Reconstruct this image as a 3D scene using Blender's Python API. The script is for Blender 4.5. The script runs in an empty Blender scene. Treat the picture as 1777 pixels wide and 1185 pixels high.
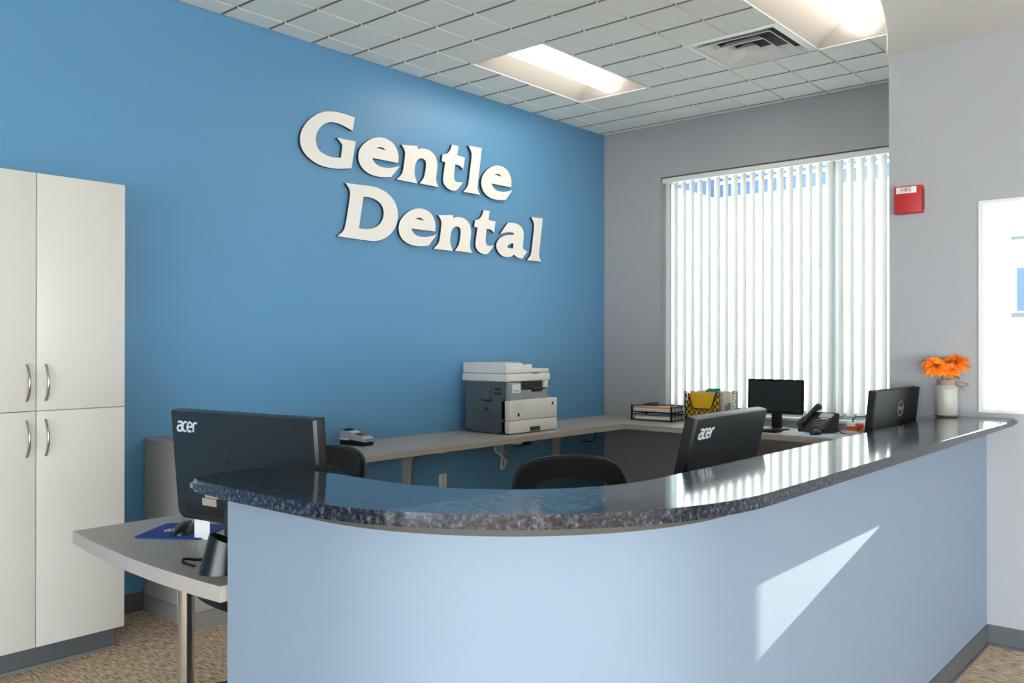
import bpy, bmesh, math, random
from mathutils import Vector, Matrix
random.seed(7)
PI = math.pi
scene = bpy.context.scene
C = scene.collection

# ------------------------------------------------------------------ camera
YAW, PITCH, ROLL, FPX = 0.860200945, 0.00348111, 0.00048363, 1519.414
f_ = Vector((math.sin(YAW)*math.cos(PITCH), math.cos(YAW)*math.cos(PITCH), math.sin(PITCH)))
r_ = Vector((math.cos(YAW), -math.sin(YAW), 0)); u_ = r_.cross(f_)
r2 = math.cos(ROLL)*r_ + math.sin(ROLL)*u_; u2 = -math.sin(ROLL)*r_ + math.cos(ROLL)*u_
cam_d = bpy.data.cameras.new('camera'); cam = bpy.data.objects.new('camera', cam_d); C.objects.link(cam)
m = Matrix((r2, u2, -f_)).transposed().to_4x4(); m.translation = Vector((0, 0, 1.372))
cam.matrix_world = m
cam_d.sensor_width = 36.0; cam_d.sensor_fit = 'HORIZONTAL'; cam_d.lens = 36.0*FPX/1777.0
cam_d.clip_start = 0.05; cam_d.clip_end = 200
scene.camera = cam

# ------------------------------------------------------------------ light
scene.view_settings.view_transform = 'Standard'
scene.view_settings.look = 'None'
scene.view_settings.gamma = 1.0
scene.view_settings.use_curve_mapping = False
scene.view_settings.exposure = 1.32
SKY = 7.0
TROFFER = 5.8
SUN = 14.0
w = bpy.data.worlds.new('sky'); scene.world = w; w.use_nodes = True
bg = w.node_tree.nodes['Background']; bg.inputs[0].default_value = (0.84, 0.92, 1.0, 1); bg.inputs[1].default_value = SKY
sun_d = bpy.data.lights.new('sun', 'SUN'); sun_d.energy = SUN; sun_d.angle = math.radians(0.15); sun_d.color = (1.0, 0.94, 0.84)
sun = bpy.data.objects.new('sun', sun_d); C.objects.link(sun)
sun.rotation_euler = Vector((-1.0, 0.107, -0.209)).to_track_quat('-Z', 'Y').to_euler()
sun.location = (20, -2, 6)

# ------------------------------------------------------------------ materials
def lin(c):
    return tuple(((v/255.0)/12.92 if v/255.0 <= 0.04045 else ((v/255.0+0.055)/1.055)**2.4) for v in c) + (1.0,)
MATS = {}
def mat(name, rgb, rough=0.5, metal=0.0, spec=0.5, bump=None, var=None, emit=None, coat=0.0, trans=0.0):
    """bump=(scale,strength)  var=(scale,amount)"""
    if name in MATS: return MATS[name]
    M = bpy.data.materials.new(name); M.use_nodes = True; nt = M.node_tree; b = nt.nodes['Principled BSDF']
    b.inputs['Base Color'].default_value = lin(rgb); b.inputs['Roughness'].default_value = rough
    b.inputs['Metallic'].default_value = metal; b.inputs['Specular IOR Level'].default_value = spec
    if coat: b.inputs['Coat Weight'].default_value = coat
    if trans: b.inputs['Transmission Weight'].default_value = trans
    tc = None
    if bump or var: tc = nt.nodes.new('ShaderNodeTexCoord')
    if var:
        n = nt.nodes.new('ShaderNodeTexNoise'); n.inputs['Scale'].default_value = var[0]; n.inputs['Detail'].default_value = 4
        nt.links.new(tc.outputs['Object'], n.inputs['Vector'])
        r = nt.nodes.new('ShaderNodeMapRange'); r.inputs[3].default_value = 1-var[1]; r.inputs[4].default_value = 1+var[1]
        nt.links.new(n.outputs['Fac'], r.inputs[0])
        mx = nt.nodes.new('ShaderNodeVectorMath'); mx.operation = 'SCALE'; mx.inputs[0].default_value = lin(rgb)[:3]
        nt.links.new(r.outputs[0], mx.inputs['Scale']); nt.links.new(mx.outputs[0], b.inputs['Base Color'])
    if bump:
        n = nt.nodes.new('ShaderNodeTexNoise'); n.inputs['Scale'].default_value = bump[0]; n.inputs['Detail'].default_value = 3
        nt.links.new(tc.outputs['Object'], n.inputs['Vector'])
        bp = nt.nodes.new('ShaderNodeBump'); bp.inputs['Strength'].default_value = bump[1]; bp.inputs['Distance'].default_value = 0.004
        nt.links.new(n.outputs['Fac'], bp.inputs['Height']); nt.links.new(bp.outputs[0], b.inputs['Normal'])
    if emit:
        b.inputs['Emission Color'].default_value = (emit[0], emit[1], emit[2], 1); b.inputs['Emission Strength'].default_value = emit[3]
    MATS[name] = M; return M

BLUE = mat('blue_paint', (96, 150, 188), 0.45, bump=(220, 0.08))
GREY = mat('grey_paint', (167, 168, 170), 0.6, bump=(220, 0.08))
CWALL = mat('counter_paint', (128, 144, 160), 0.6, bump=(200, 0.08))
SOFF = mat('soffit_paint', (222, 221, 217), 0.8)
TILE = mat('tile_white', (242, 244, 238), 0.9, bump=(160, 0.35), var=(60, 0.03))
TILEB = mat('joint_shade', (140, 142, 139), 0.8)  # backing behind the tiles, greyed so the joints look shaded
WHITE = mat('white_enamel', (236, 236, 232), 0.35)
REFL = mat('reflector_cream', (160, 157, 150), 0.6)
TRIMW = mat('white_trim', (226, 229, 226), 0.4)
BASE = mat('rubber_base', (84, 88, 90), 0.55)
LAMW = mat('white_laminate', (210, 207, 199), 0.32, spec=0.4)
LAMG = mat('grey_laminate', (170, 162, 154), 0.42, var=(90, 0.04))
LAMP = mat('grey_panel', (168, 164, 158), 0.5, var=(120, 0.04))
EDGEB = mat('light_edge', (200, 196, 188), 0.4)
CHROME = mat('chrome', (225, 225, 225), 0.12, metal=1.0)
STEEL = mat('brushed_steel', (190, 184, 178), 0.28, metal=1.0)
BLACKP = mat('black_plastic', (30, 31, 31), 0.33, spec=0.5)
BLACKM = mat('matte_black', (20, 20, 21), 0.6, spec=0.3)
BLACKG = mat('gloss_black', (14, 15, 17), 0.32)
SCREEN = mat('screen_dark', (34, 36, 36), 0.35)
LOGO = mat('logo_silver', (196, 204, 210), 0.4)
LOGO2 = mat('logo_grey', (132, 138, 138), 0.4)
PRW = mat('printer_white', (224, 222, 216), 0.45)
PRG = mat('printer_grey', (86, 94, 100), 0.5)
PRL = mat('printer_light_grey', (150, 156, 154), 0.5)
PRD = mat('printer_slot', (34, 38, 42), 0.6)
PAPER = mat('paper', (240, 240, 238), 0.8)
PAPERO = mat('paper_peach', (226, 160, 128), 0.8)
MANILA = mat('manila', (226, 190, 130), 0.8)
YELLOW = mat('yellow_card', (236, 186, 22), 0.6)
GREEN = mat('green_tab', (20, 150, 120), 0.5)
PADB = mat('blue_pad', (30, 62, 140), 0.8, bump=(600, 0.2))
PADL = mat('pale_blue_pad', (170, 200, 232), 0.7)
RED = mat('alarm_red', (186, 44, 44), 0.45)
ORANGE = mat('orange_petal', (255, 132, 10), 0.6, var=(45, 0.3))
LEAF = mat('leaf', (110, 96, 50), 0.7)
JAR = mat('jar_glaze', (172, 170, 160), 0.35, var=(12, 0.08))
JARB = mat('jar_base', (84, 78, 62), 0.5)
TWINE = mat('twine', (150, 126, 116), 0.9)
ORED = mat('orange_box', (224, 84, 32), 0.5)
CABLE = mat('cable_white', (200, 200, 196), 0.5)
STUCCO = mat('stucco', (232, 230, 224), 0.9, var=(8, 0.03))
BLUEF = mat('blue_fascia', (10, 46, 78), 0.5)
GROUND = mat('concrete', (240, 238, 232), 0.9, var=(3, 0.05))
ALARMW = mat('label_white', (232, 228, 222), 0.5)

def node_mat(name):
    M = bpy.data.materials.new(name); M.use_nodes = True; MATS[name] = M
    return M, M.node_tree, M.node_tree.nodes, M.node_tree.links

# carpet: short brown and tan streaks running towards the blue wall
M, nt, N, L = node_mat('carpet'); b = N['Principled BSDF']; b.inputs['Roughness'].default_value = 0.95; b.inputs['Specular IOR Level'].default_value = 0.1
tc = N.new('ShaderNodeTexCoord'); mp = N.new('ShaderNodeMapping'); mp.inputs['Scale'].default_value = (95, 20, 1)
L.new(tc.outputs['Object'], mp.inputs[0])
n1 = N.new('ShaderNodeTexNoise'); n1.inputs['Scale'].default_value = 1.0; n1.inputs['Detail'].default_value = 3; n1.inputs['Roughness'].default_value = 0.65
L.new(mp.outputs[0], n1.inputs['Vector'])
n2 = N.new('ShaderNodeTexNoise'); n2.inputs['Scale'].default_value = 1.6; L.new(tc.outputs['Object'], n2.inputs['Vector'])
cr = N.new('ShaderNodeValToRGB'); e = cr.color_ramp.elements
e[0].position = 0.34; e[0].color = lin((146, 124, 103)); e[1].position = 0.66; e[1].color = lin((236, 216, 188))
x = cr.color_ramp.elements.new(0.5); x.color = lin((202, 178, 152))
L.new(n1.outputs['Fac'], cr.inputs[0]); L.new(cr.outputs[0], b.inputs['Base Color'])
bp = N.new('ShaderNodeBump'); bp.inputs['Strength'].default_value = 0.6; bp.inputs['Distance'].default_value = 0.006
L.new(n1.outputs['Fac'], bp.inputs['Height']); L.new(bp.outputs[0], b.inputs['Normal']); CARPET = M

# granite: dark blue-black with grey flakes, polished
M, nt, N, L = node_mat('granite'); b = N['Principled BSDF']; b.inputs['Roughness'].default_value = 0.10; b.inputs['Specular IOR Level'].default_value = 0.5
tc = N.new('ShaderNodeTexCoord')
n1 = N.new('ShaderNodeTexNoise'); n1.inputs['Scale'].default_value = 90; n1.inputs['Detail'].default_value = 8; n1.inputs['Roughness'].default_value = 0.7
n2 = N.new('ShaderNodeTexVoronoi'); n2.inputs['Scale'].default_value = 70
L.new(tc.outputs['Object'], n1.inputs['Vector']); L.new(tc.outputs['Object'], n2.inputs['Vector'])
cr = N.new('ShaderNodeValToRGB'); el = cr.color_ramp.elements
el[0].position = 0.40; el[0].color = lin((16, 18, 24)); el[1].position = 0.74; el[1].color = lin((124, 131, 143))
x = el.new(0.50); x.color = lin((36, 41, 52)); x = el.new(0.60); x.color = lin((72, 78, 90))
L.new(n1.outputs['Fac'], cr.inputs[0])
mx = N.new('ShaderNodeMix'); mx.data_type = 'RGBA'; mx.blend_type = 'MULTIPLY'; mx.inputs[0].default_value = 0.3
L.new(cr.outputs[0], mx.inputs[6]); L.new(n2.outputs['Distance'], mx.inputs[7])
hs = N.new('ShaderNodeHueSaturation'); hs.inputs['Saturation'].default_value = 1.0; L.new(mx.outputs[2], hs.inputs['Color'])
L.new(hs.outputs[0], b.inputs['Base Color']); GRANITE = M

# chair mesh: see-through woven net
M, nt, N, L = node_mat('chair_net'); b = N['Principled BSDF']; b.inputs['Base Color'].default_value = lin((24, 24, 26)); b.inputs['Roughness'].default_value = 0.8
tr = N.new('ShaderNodeBsdfTransparent'); mxs = N.new('ShaderNodeMixShader'); mxs.inputs[0].default_value = 0.68
L.new(tr.outputs[0], mxs.inputs[1]); L.new(b.outputs[0], mxs.inputs[2]); L.new(mxs.outputs[0], N['Material Output'].inputs[0]); NET = M

# blind vane: white, lets some light through
M, nt, N, L = node_mat('vane_white'); N.remove(N['Principled BSDF'])
d1 = N.new('ShaderNodeBsdfDiffuse'); d1.inputs[0].default_value = lin((222, 221, 217)); t1 = N.new('ShaderNodeBsdfTranslucent'); t1.inputs[0].default_value = lin((240, 238, 232))
mxs = N.new('ShaderNodeMixShader'); mxs.inputs[0].default_value = 0.09
L.new(d1.outputs[0], mxs.inputs[1]); L.new(t1.outputs[0], mxs.inputs[2]); L.new(mxs.outputs[0], N['Material Output'].inputs[0]); VANE = M

# clear glass pane
M, nt, N, L = node_mat('glass'); N.remove(N['Principled BSDF'])
tr = N.new('ShaderNodeBsdfTransparent'); tr.inputs[0].default_value = (0.93, 0.96, 0.95, 1); gl = N.new('ShaderNodeBsdfGlossy'); gl.inputs['Roughness'].default_value = 0.02
fr = N.new('ShaderNodeFresnel'); fr.inputs[0].default_value = 1.45; mxs = N.new('ShaderNodeMixShader')
L.new(fr.outputs[0], mxs.inputs[0]); L.new(tr.outputs[0], mxs.inputs[1]); L.new(gl.outputs[0], mxs.inputs[2]); L.new(mxs.outputs[0], N['Material Output'].inputs[0]); GLASS = M
LENS = mat('lamp_lens', (255, 250, 240), 0.5, emit=(1.0, 0.90, 0.80, TROFFER))

# ------------------------------------------------------------------ mesh helpers
def BM(): return bmesh.new()
def bx(bm, x0, x1, y0, y1, z0, z1, bev=0.0, seg=2, M=None):
    vs = [bm.verts.new((x, y, z)) for z in (z0, z1) for y in (y0, y1) for x in (x0, x1)]
    fs = [bm.faces.new([vs[i] for i in q]) for q in ((0, 2, 3, 1), (4, 5, 7, 6), (0, 1, 5, 4), (2, 6, 7, 3), (0, 4, 6, 2), (1, 3, 7, 5))]
    if bev:
        es = list({e for f in fs for e in f.edges})
        r = bmesh.ops.bevel(bm, geom=es, offset=bev, segments=seg, affect='EDGES', profile=0.5)
        vs = list({v for f in r['faces'] for v in f.verts} | {v for v in vs if v.is_valid})
    if M is not None: bmesh.ops.transform(bm, matrix=M, verts=vs)
    return vs
def prism(bm, poly, a0, a1, axis='z', bev=0.0):
    """closed polygon (list of 2D) pushed from a0 to a1 along axis; x: (y,z), y: (x,z), z: (x,y)"""
    def P(p, a): return {'z': (p[0], p[1], a), 'y': (p[0], a, p[1]), 'x': (a, p[0], p[1])}[axis]
    v0 = [bm.verts.new(P(p, a0)) for p in poly]; v1 = [bm.verts.new(P(p, a1)) for p in poly]
    n = len(poly)
    fs = [bm.faces.new(v0[::-1]), bm.faces.new(v1)]
    for i in range(n): fs.append(bm.faces.new((v0[i], v0[(i+1) % n], v1[(i+1) % n], v1[i])))
    vs = v0+v1
    if bev:
        es = [e for e in fs[0].edges]+[e for e in fs[1].edges]
        r = bmesh.ops.bevel(bm, geom=es, offset=bev, segments=3, affect='EDGES')
        vs = list({v for f in r['faces'] for v in f.verts} | {v for v in vs if v.is_valid})
    return vs
def strip(bm, A, B, z0, z1, closed=False):
    """solid between two plan polylines A and B (same length) from z0 to z1"""
    n = len(A)
    q = [[bm.verts.new((p[0], p[1], z)) for p in (A[i], B[i]) for z in (z0, z1)] for i in range(n)]  # a0 a1 b0 b1
    for i in range(n-1):
        a, c = q[i], q[i+1]
        bm.faces.new((a[1], c[1], c[3], a[3])); bm.faces.new((a[0], a[2], c[2], c[0]))
        bm.faces.new((a[0], c[0], c[1], a[1])); bm.faces.new((a[2], a[3], c[3], c[2]))
    bm.faces.new((q[0][0], q[0][1], q[0][3], q[0][2])); bm.faces.new((q[-1][0], q[-1][2], q[-1][3], q[-1][1]))
def cyl(bm, r, z0, z1, seg=24, cx=0, cy=0, r1=None):
    return lathe(bm, [(0, z0), (r, z0), (r if r1 is None else r1, z1), (0, z1)], seg, cx, cy)
def lathe(bm, prof, seg=24, cx=0, cy=0):
    rings = []
    allv = []
    for (r, z) in prof:
        if r < 1e-6: ring = [bm.verts.new((cx, cy, z))]
        else: ring = [bm.verts.new((cx+r*math.cos(2*PI*k/seg), cy+r*math.sin(2*PI*k/seg), z)) for k in range(seg)]
        rings.append(ring); allv += ring
    for a, c in zip(rings, rings[1:]):
        for k in range(seg):
            k2 = (k+1) % seg
            if len(a) == 1 and len(c) == 1: continue
            if len(a) == 1: bm.faces.new((a[0], c[k2], c[k]))
            elif len(c) == 1: bm.faces.new((a[k], a[k2], c[0]))
            else: bm.faces.new((a[k], a[k2], c[k2], c[k]))
    return allv
def tube(bm, pts, r, seg=8, closed=False, flat=None):
    pts = [Vector(p) for p in pts]; n = len(pts)
    T = []
    for i in range(n):
        a = pts[(i-1) % n] if (closed or i > 0) else pts[i]; c = pts[(i+1) % n] if (closed or i < n-1) else pts[i]
        T.append((c-a).normalized())
    up = Vector((0, 0, 1)) if abs(T[0].z) < 0.9 else Vector((1, 0, 0))
    u = T[0].cross(up).normalized(); rings = []
    for i in range(n):
        u = (u - T[i]*u.dot(T[i])).normalized(); v = T[i].cross(u)
        rr = r[i] if isinstance(r, (list, tuple)) else r
        rv = rr if flat is None else rr*flat
        rings.append([bm.verts.new(pts[i] + u*rr*math.cos(2*PI*k/seg) + v*rv*math.sin(2*PI*k/seg)) for k in range(seg)])
    for i in range(n if closed else n-1):
        a, c = rings[i], rings[(i+1) % n]
        for k in range(seg):
            k2 = (k+1) % seg; bm.faces.new((a[k], a[k2], c[k2], c[k]))
    if not closed:
        bm.faces.new(rings[0][::-1]); bm.faces.new(rings[-1])
    return [v for q in rings for v in q]
def smooth_path(pts, n=6, closed=False):
    P = [Vector(p) for p in pts]; out = []; k = len(P)
    for i in range(k if closed else k-1):
        g = lambda j: P[j % k] if closed else P[max(0, min(k-1, j))]
        p0, p1, p2, p3 = g(i-1), g(i), g(i+1), g(i+2)
        for s in range(n):
            t = s/n
            out.append(0.5*((2*p1)+(-p0+p2)*t+(2*p0-5*p1+4*p2-p3)*t*t+(-p0+3*p1-3*p2+p3)*t**3))
    if not closed: out.append(P[-1])
    return out
def mesh_of(name, bm, material, smooth=None):
    bmesh.ops.recalc_face_normals(bm, faces=bm.faces)
    me = bpy.data.meshes.new(name); bm.to_mesh(me); bm.free()
    me.materials.append(material)
    if smooth:
        for p in me.polygons: p.use_smooth = True
        try: me.set_sharp_from_angle(angle=math.radians(smooth))
        except Exception: pass
    return me
def link(name, me, parent=None, loc=None, rot=None):
    o = bpy.data.objects.new(name, me); C.objects.link(o)
    if parent is not None: o.parent = parent
    if loc is not None: o.location = loc
    if rot is not None: o.rotation_euler = rot
    return o
def obj(name, bm, material, parent=None, smooth=None, label=None, loc=None, rot=None):
    o = link(name, mesh_of(name, bm, material, smooth), parent, loc, rot)
    if label: o['label'] = label
    return o
def tag(o, label, cat, group=None):
    o['label'] = label; o['category'] = cat
    if group: o['group'] = group
    return o
def thing(name, label, cat, loc=(0, 0, 0), rotz=0.0, group=None):
    o = bpy.data.objects.new(name, None); C.objects.link(o); o.empty_display_size = 0.1
    o.location = loc; o.rotation_euler = (0, 0, rotz)
    return tag(o, label, cat, group)
def struct(name, bm, material, parent=None, smooth=None):
    o = obj(name, bm, material, parent, smooth)
    if parent is None: o['kind'] = 'structure'
    return o
def part(name, material, parent, *boxes, bev=0.0, smooth=None, label=None):
    bm = BM()
    for q in boxes: bx(bm, *q, bev=bev)
    return obj(name, bm, material, parent, smooth if smooth else (40 if bev else None), label)
def ribbon(bm, pts, wd, y0, y1):
    """flat stroke of width wd along a 2D (x,z) polyline, with thickness from y0 to y1"""
    P = [Vector((p[0], p[1])) for p in pts]; n = len(P); Lf, Rt = [], []
    for i in range(n):
        a = P[max(0, i-1)]; c = P[min(n-1, i+1)]; t = (c-a).normalized(); nn = Vector((-t.y, t.x))
        Lf.append(P[i]+nn*wd/2); Rt.append(P[i]-nn*wd/2)
    v = [[bm.verts.new((q.x, y, q.y)) for q in S] for S in (Lf, Rt) for y in (y0, y1)]
    for i in range(n-1):
        bm.faces.new((v[0][i], v[0][i+1], v[2][i+1], v[2][i])); bm.faces.new((v[1][i], v[3][i], v[3][i+1], v[1][i+1]))
        bm.faces.new((v[0][i], v[1][i], v[1][i+1], v[0][i+1])); bm.faces.new((v[2][i], v[2][i+1], v[3][i+1], v[3][i]))
    for i in (0, n-1): bm.faces.new((v[0][i], v[2][i], v[3][i], v[1][i]))
    return [q for s in v for q in s]
def arc2(cx, cy, rx, ry, a0, a1, n=10):
    return [(cx+rx*math.cos(math.radians(a0+(a1-a0)*k/n)), cy+ry*math.sin(math.radians(a0+(a1-a0)*k/n))) for k in range(n+1)]
def text_mesh(body, size, thick, material, name):
    cu = bpy.data.curves.new(name, 'FONT'); cu.body = body; cu.size = size; cu.extrude = thick; cu.align_x = 'CENTER'; cu.align_y = 'CENTER'
    o = bpy.data.objects.new(name, cu); C.objects.link(o)
    dg = bpy.context.evaluated_depsgraph_get(); dg.update()
    me = bpy.data.meshes.new_from_object(o.evaluated_get(dg)); bpy.data.objects.remove(o); bpy.data.curves.remove(cu)
    me.materials.clear(); me.materials.append(material); me.name = name
    return me

# ------------------------------------------------------------------ room dimensions
YB, XW, XA, ZC, ZS = 4.41, 6.37, 4.465, 3.209, 2.79
GX0, GY0, G = 2.6335, 4.246, 0.3048
XL, YF = -3.5, -6.5

# ------------------------------------------------------------------ the setting
bm = BM(); bx(bm, XL, XW, YF, YB, -0.1, 0.0); struct('floor', bm, CARPET)
bm = BM(); bx(bm, XL-0.15, XW+0.2, YB, YB+0.15, 0, 3.5); struct('wall_back', bm, BLUE)
bm = BM(); bx(bm, XL-0.15, XL, YF, -4.6, 0, 3.5); bx(bm, XL-0.15, XL, 1.2, YB, 0, 3.5); bx(bm, XL-0.15, XL, -4.6, 1.2, 0, 0.12); bx(bm, XL-0.15, XL, -4.6, 1.2, 1.75, 3.5)  # window openings added in this unseen wall to bring in fill light
for y0 in (-2.5, -0.3): bx(bm, XL-0.15, XL, y0, y0+0.12, 0.12, 1.75)
struct('wall_left', bm, GREY)
WY0, WY1, WZ0, WZ1 = 1.60, 3.842, 0.80, 2.772
bm = BM()
bx(bm, XW, XW+0.2, WY1, YB, 0, 3.5); bx(bm, XW, XW+0.2, 1.28, WY0, 0, 3.5)
bx(bm, XW, XW+0.2, WY0, WY1, 0, WZ0); bx(bm, XW, XW+0.2, WY0, WY1, WZ1, 3.5)
struct('wall_right', bm, GREY)
SY0, SY1, SZ0, SZ1 = 0.678, 1.002, 1.062, 2.034
bm = BM()
bx(bm, XA, XA+0.14, YF, SY0, 0, 3.5); bx(bm, XA, XA+0.14, SY1, 1.40, 0, 3.5)
bx(bm, XA, XA+0.14, SY0, SY1, 0, SZ0); bx(bm, XA, XA+0.14, SY0, SY1, SZ1, 3.5)
struct('wall_entry', bm, GREY)
bm = BM(); bx(bm, XA+0.14, XW, 1.28, 1.40, 0, 3.5); struct('wall_return', bm, GREY)
# unseen lobby front behind the camera, openings put in and sized for fill daylight
bm = BM()
bx(bm, XL, XA, YF-0.15, YF, 0, 0.12); bx(bm, XL, XA, YF-0.15, YF, 1.95, 3.5)
for x0, x1 in ((XL, XL+0.3), (-1.50, -1.35), (0.9, 1.05), (2.3, XA)): bx(bm, x0, x1, YF-0.15, YF, 0.12, 1.95)
struct('wall_front', bm, GREY)
# lobby soffit with its curved edge
bm = BM(); arcp = []
for k in range(61):
    xx = XA + 0.01 - (XA+0.01-XL)*k/60
    s = 31.36-(xx-2.57)**2
    arcp.append((xx, min(YB, 6.68-math.sqrt(s)) if s > 0 else YB))
prism(bm, arcp+[(XL, YF), (XA+0.01, YF)], ZS, 3.52); struct('ceiling_soffit', bm, SOFF, smooth=30)

# tiled ceiling
LIGHTS = [(5, 2), (5, 8)]             # column / row of the two by four fittings
VENT = (7, 6)
def taken(i, r):
    for a, c in LIGHTS:
        if a <= i < a+4 and c <= r < c+2: return True
    return VENT[0] <= i < VENT[0]+2 and VENT[1] <= r < VENT[1]+2
bm = BM(); bx(bm, XL, XW, 0.6, YB, 3.5, 3.55)
for i in range(-21, 13):
    for r in range(0, 12):
        if taken(i, r): continue
        x0, x1 = GX0+G*i, min(XW, GX0+G*(i+1)); y1, y0 = min(YB, GY0-G*(r-1)), GY0-G*r
        v = [bm.verts.new(p) for p in ((x0, y0, ZC+0.012), (x1, y0, ZC+0.012), (x1, y1, ZC+0.012), (x0, y1, ZC+0.012))]; bm.faces.new(v)
ceil = struct('ceiling', bm, TILEB)
tiles = {}
for i in range(-6, 13):
    for r in range(0, 10):
        if taken(i, r) : continue
        x0, x1 = GX0+G*i, min(XW, GX0+G*(i+1)); y1, y0 = min(YB, GY0-G*(r-1)), GY0-G*r
        if r < 0: continue
        # row r spans y from row line r down; rows count away from the blue wall
        key = (round(x1-x0, 3), round(y1-y0, 3))
        if key not in tiles:
            b2 = BM(); w2, h2 = (x1-x0)/2-0.0055, (y1-y0)/2-0.0040
            lo = [b2.verts.new((sx*(w2-0.004), sy*(h2-0.004), 0)) for sx, sy in ((-1, -1), (1, -1), (1, 1), (-1, 1))]
            hi = [b2.verts.new((sx*w2, sy*h2, 0.0125)) for sx, sy in ((-1, -1), (1, -1), (1, 1), (-1, 1))]
            b2.faces.new(lo)
            for k in range(4): b2.faces.new((lo[k], lo[(k+1) % 4], hi[(k+1) % 4], hi[k]))
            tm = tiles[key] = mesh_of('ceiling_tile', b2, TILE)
            tm.materials.append(mat('tile_side_shade', (128, 130, 127), 0.9))          # shade of the joints put into the X-facing sides as grey
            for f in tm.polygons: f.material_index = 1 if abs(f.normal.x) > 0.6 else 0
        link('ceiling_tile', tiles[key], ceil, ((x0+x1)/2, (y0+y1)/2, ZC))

# counter wall: straight, quarter curve, straight (offset d inwards from the granite's outer edge)
ACX, ACY, AR = 1.88, 1.615, 0.77
def counter_path(d, yend=2.05, xend=XA, n=28):
    P = [(ACX-AR+d, yend), (ACX-AR+d, (yend+ACY)/2)]
    for k in range(n+1):
        a = PI + (PI/2)*k/n
        P.append((ACX+(AR-d)*math.cos(a), ACY+(AR-d)*math.sin(a)))
    P += [(3.2, ACY-AR+d), (xend, ACY-AR+d)]
    return P
OV = 0.125
bm = BM(); strip(bm, counter_path(OV, 2.03), counter_path(OV+0.12, 2.03), 0, 0.975); struct('wall_counter', bm, CWALL, smooth=25)
bm = BM(); strip(bm, counter_path(OV-0.022, 2.035), counter_path(OV+0.14, 2.035), 0.975, 1.010)
struct('trim_1', bm, mat('trim_olive', (72, 70, 61), 0.6), smooth=25)
def base_run(name, A, B):
    bm = BM(); strip(bm, A, B, 0, 0.092); strip(bm, [(a[0]*2-b[0], a[1]*2-b[1]) for a, b in zip(A, B)], A, 0, 0.012)
    return struct(name, bm, BASE, smooth=25)
base_run('baseboard_counter', counter_path(OV-0.006, 2.03, XA-0.006), counter_path(OV, 2.03, XA-0.006))
bm = BM(); bx(bm, XA-0.006, XA, YF, 0.966, 0, 0.094); bx(bm, XA-0.014, XA, YF, 0.966, 0, 0.012); struct('baseboard_entry', bm, BASE)
bm = BM(); bx(bm, XL, XW, YB-0.006, YB, 0, 0.094); bx(bm, XL, XW, YB-0.014, YB, 0, 0.012); struct('baseboard_back', bm, BASE)
bm = BM(); bx(bm, XW-0.006, XW, 1.4, YB, 0, 0.094); struct('baseboard_right', bm, BASE)

# big window with its frame, panes and sill
bm = BM()
FX0, FX1 = XW+0.10, XW+0.155
for y0, y1 in ((WY0, WY0+0.045), (WY1-0.045, WY1), (2.405, 2.45)): bx(bm, FX0, FX1, y0, y1, WZ0+0.02, WZ1)
bx(bm, FX0, FX1, WY0, WY1, WZ0+0.02, WZ0+0.07); bx(bm, FX0, FX1, WY0, WY1, WZ1-0.045, WZ1)
win = struct('window_1', bm, mat('window_alu', (150, 165, 172), 0.4, metal=0.3))
for y0, y1 in ((WY0+0.045, 2.405), (2.45, WY1-0.045)):
    bm = BM(); bx(bm, FX0+0.02, FX0+0.026, y0, y1, WZ0+0.07, WZ1-0.045); obj('pane', bm, GLASS, win)
bm = BM(); bx(bm, XW-0.01, XW+0.2, WY0, WY1, WZ0, WZ0+0.022, bev=0.004); obj('window_sill', bm, TRIMW, win)
# side light in the entry wall
bm = BM()
for y0, y1 in ((SY0, SY0+0.022), (SY1-0.022, SY1)): bx(bm, XA-0.006, XA+0.139, y0, y1, SZ0+0.014, SZ1-0.016)
bx(bm, XA-0.006, XA+0.139, SY0, SY1, SZ0, SZ0+0.014); bx(bm, XA-0.006, XA+0.139, SY0, SY1, SZ1-0.016, SZ1)
win2 = struct('window_2', bm, TRIMW)
bm = BM(); bx(bm, XA+0.10, XA+0.106, SY0+0.022, SY1-0.022, SZ0+0.014, SZ1-0.016); obj('pane', bm, GLASS, win2)

# ------------------------------------------------------------------ outside
bm = BM(); bx(bm, -30, 60, -40, 40, -0.3, -0.12); struct('ground', bm, GROUND)
hb = thing('courtyard_building', 'white stucco wing with blue fascia across the courtyard outside the window', 'building', (12, 6.29, -0.12))
def lp(name, m, *boxes): return part(name, m, hb, *boxes)
lp('wall', STUCCO, (0, 4, -5.5, 4, 0, 4.6), (-5.2, 0, 0, 4, 0, 4.6))
lp('fascia', BLUEF, (-0.03, 0, -5.5, -0.03, 3.70, 4.62), (-5.2, 0, -0.03, 0, 3.70, 4.62))
lp('fascia_stripe', STUCCO, (-0.05, -0.03, -5.5, -0.05, 3.885, 3.925))
lp('ledge', mat('ledge_grey', (120, 130, 132), 0.7), (-0.06, 0, -3.0, 0, 1.13, 1.16))
wf = lp('window', mat('ext_frame', (48, 53, 53), 0.6), (-0.06, 0, -3.825, -3.755, 1.82, 2.80), (-0.06, 0, -5.0, -3.825, 1.82, 1.88), (-0.06, 0, -5.0, -3.825, 2.76, 2.80))
bm = BM(); bx(bm, -0.03, -0.01, -5.0, -3.825, 1.88, 2.76); obj('pane', bm, mat('ext_pane', (196, 204, 208), 0.15), wf)
bm = BM(); bx(bm, -0.05, -0.03, -4.22, -4.02, 1.90, 2.42); obj('shade', bm, mat('ext_shade', (30, 52, 72), 0.6), wf)

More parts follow.
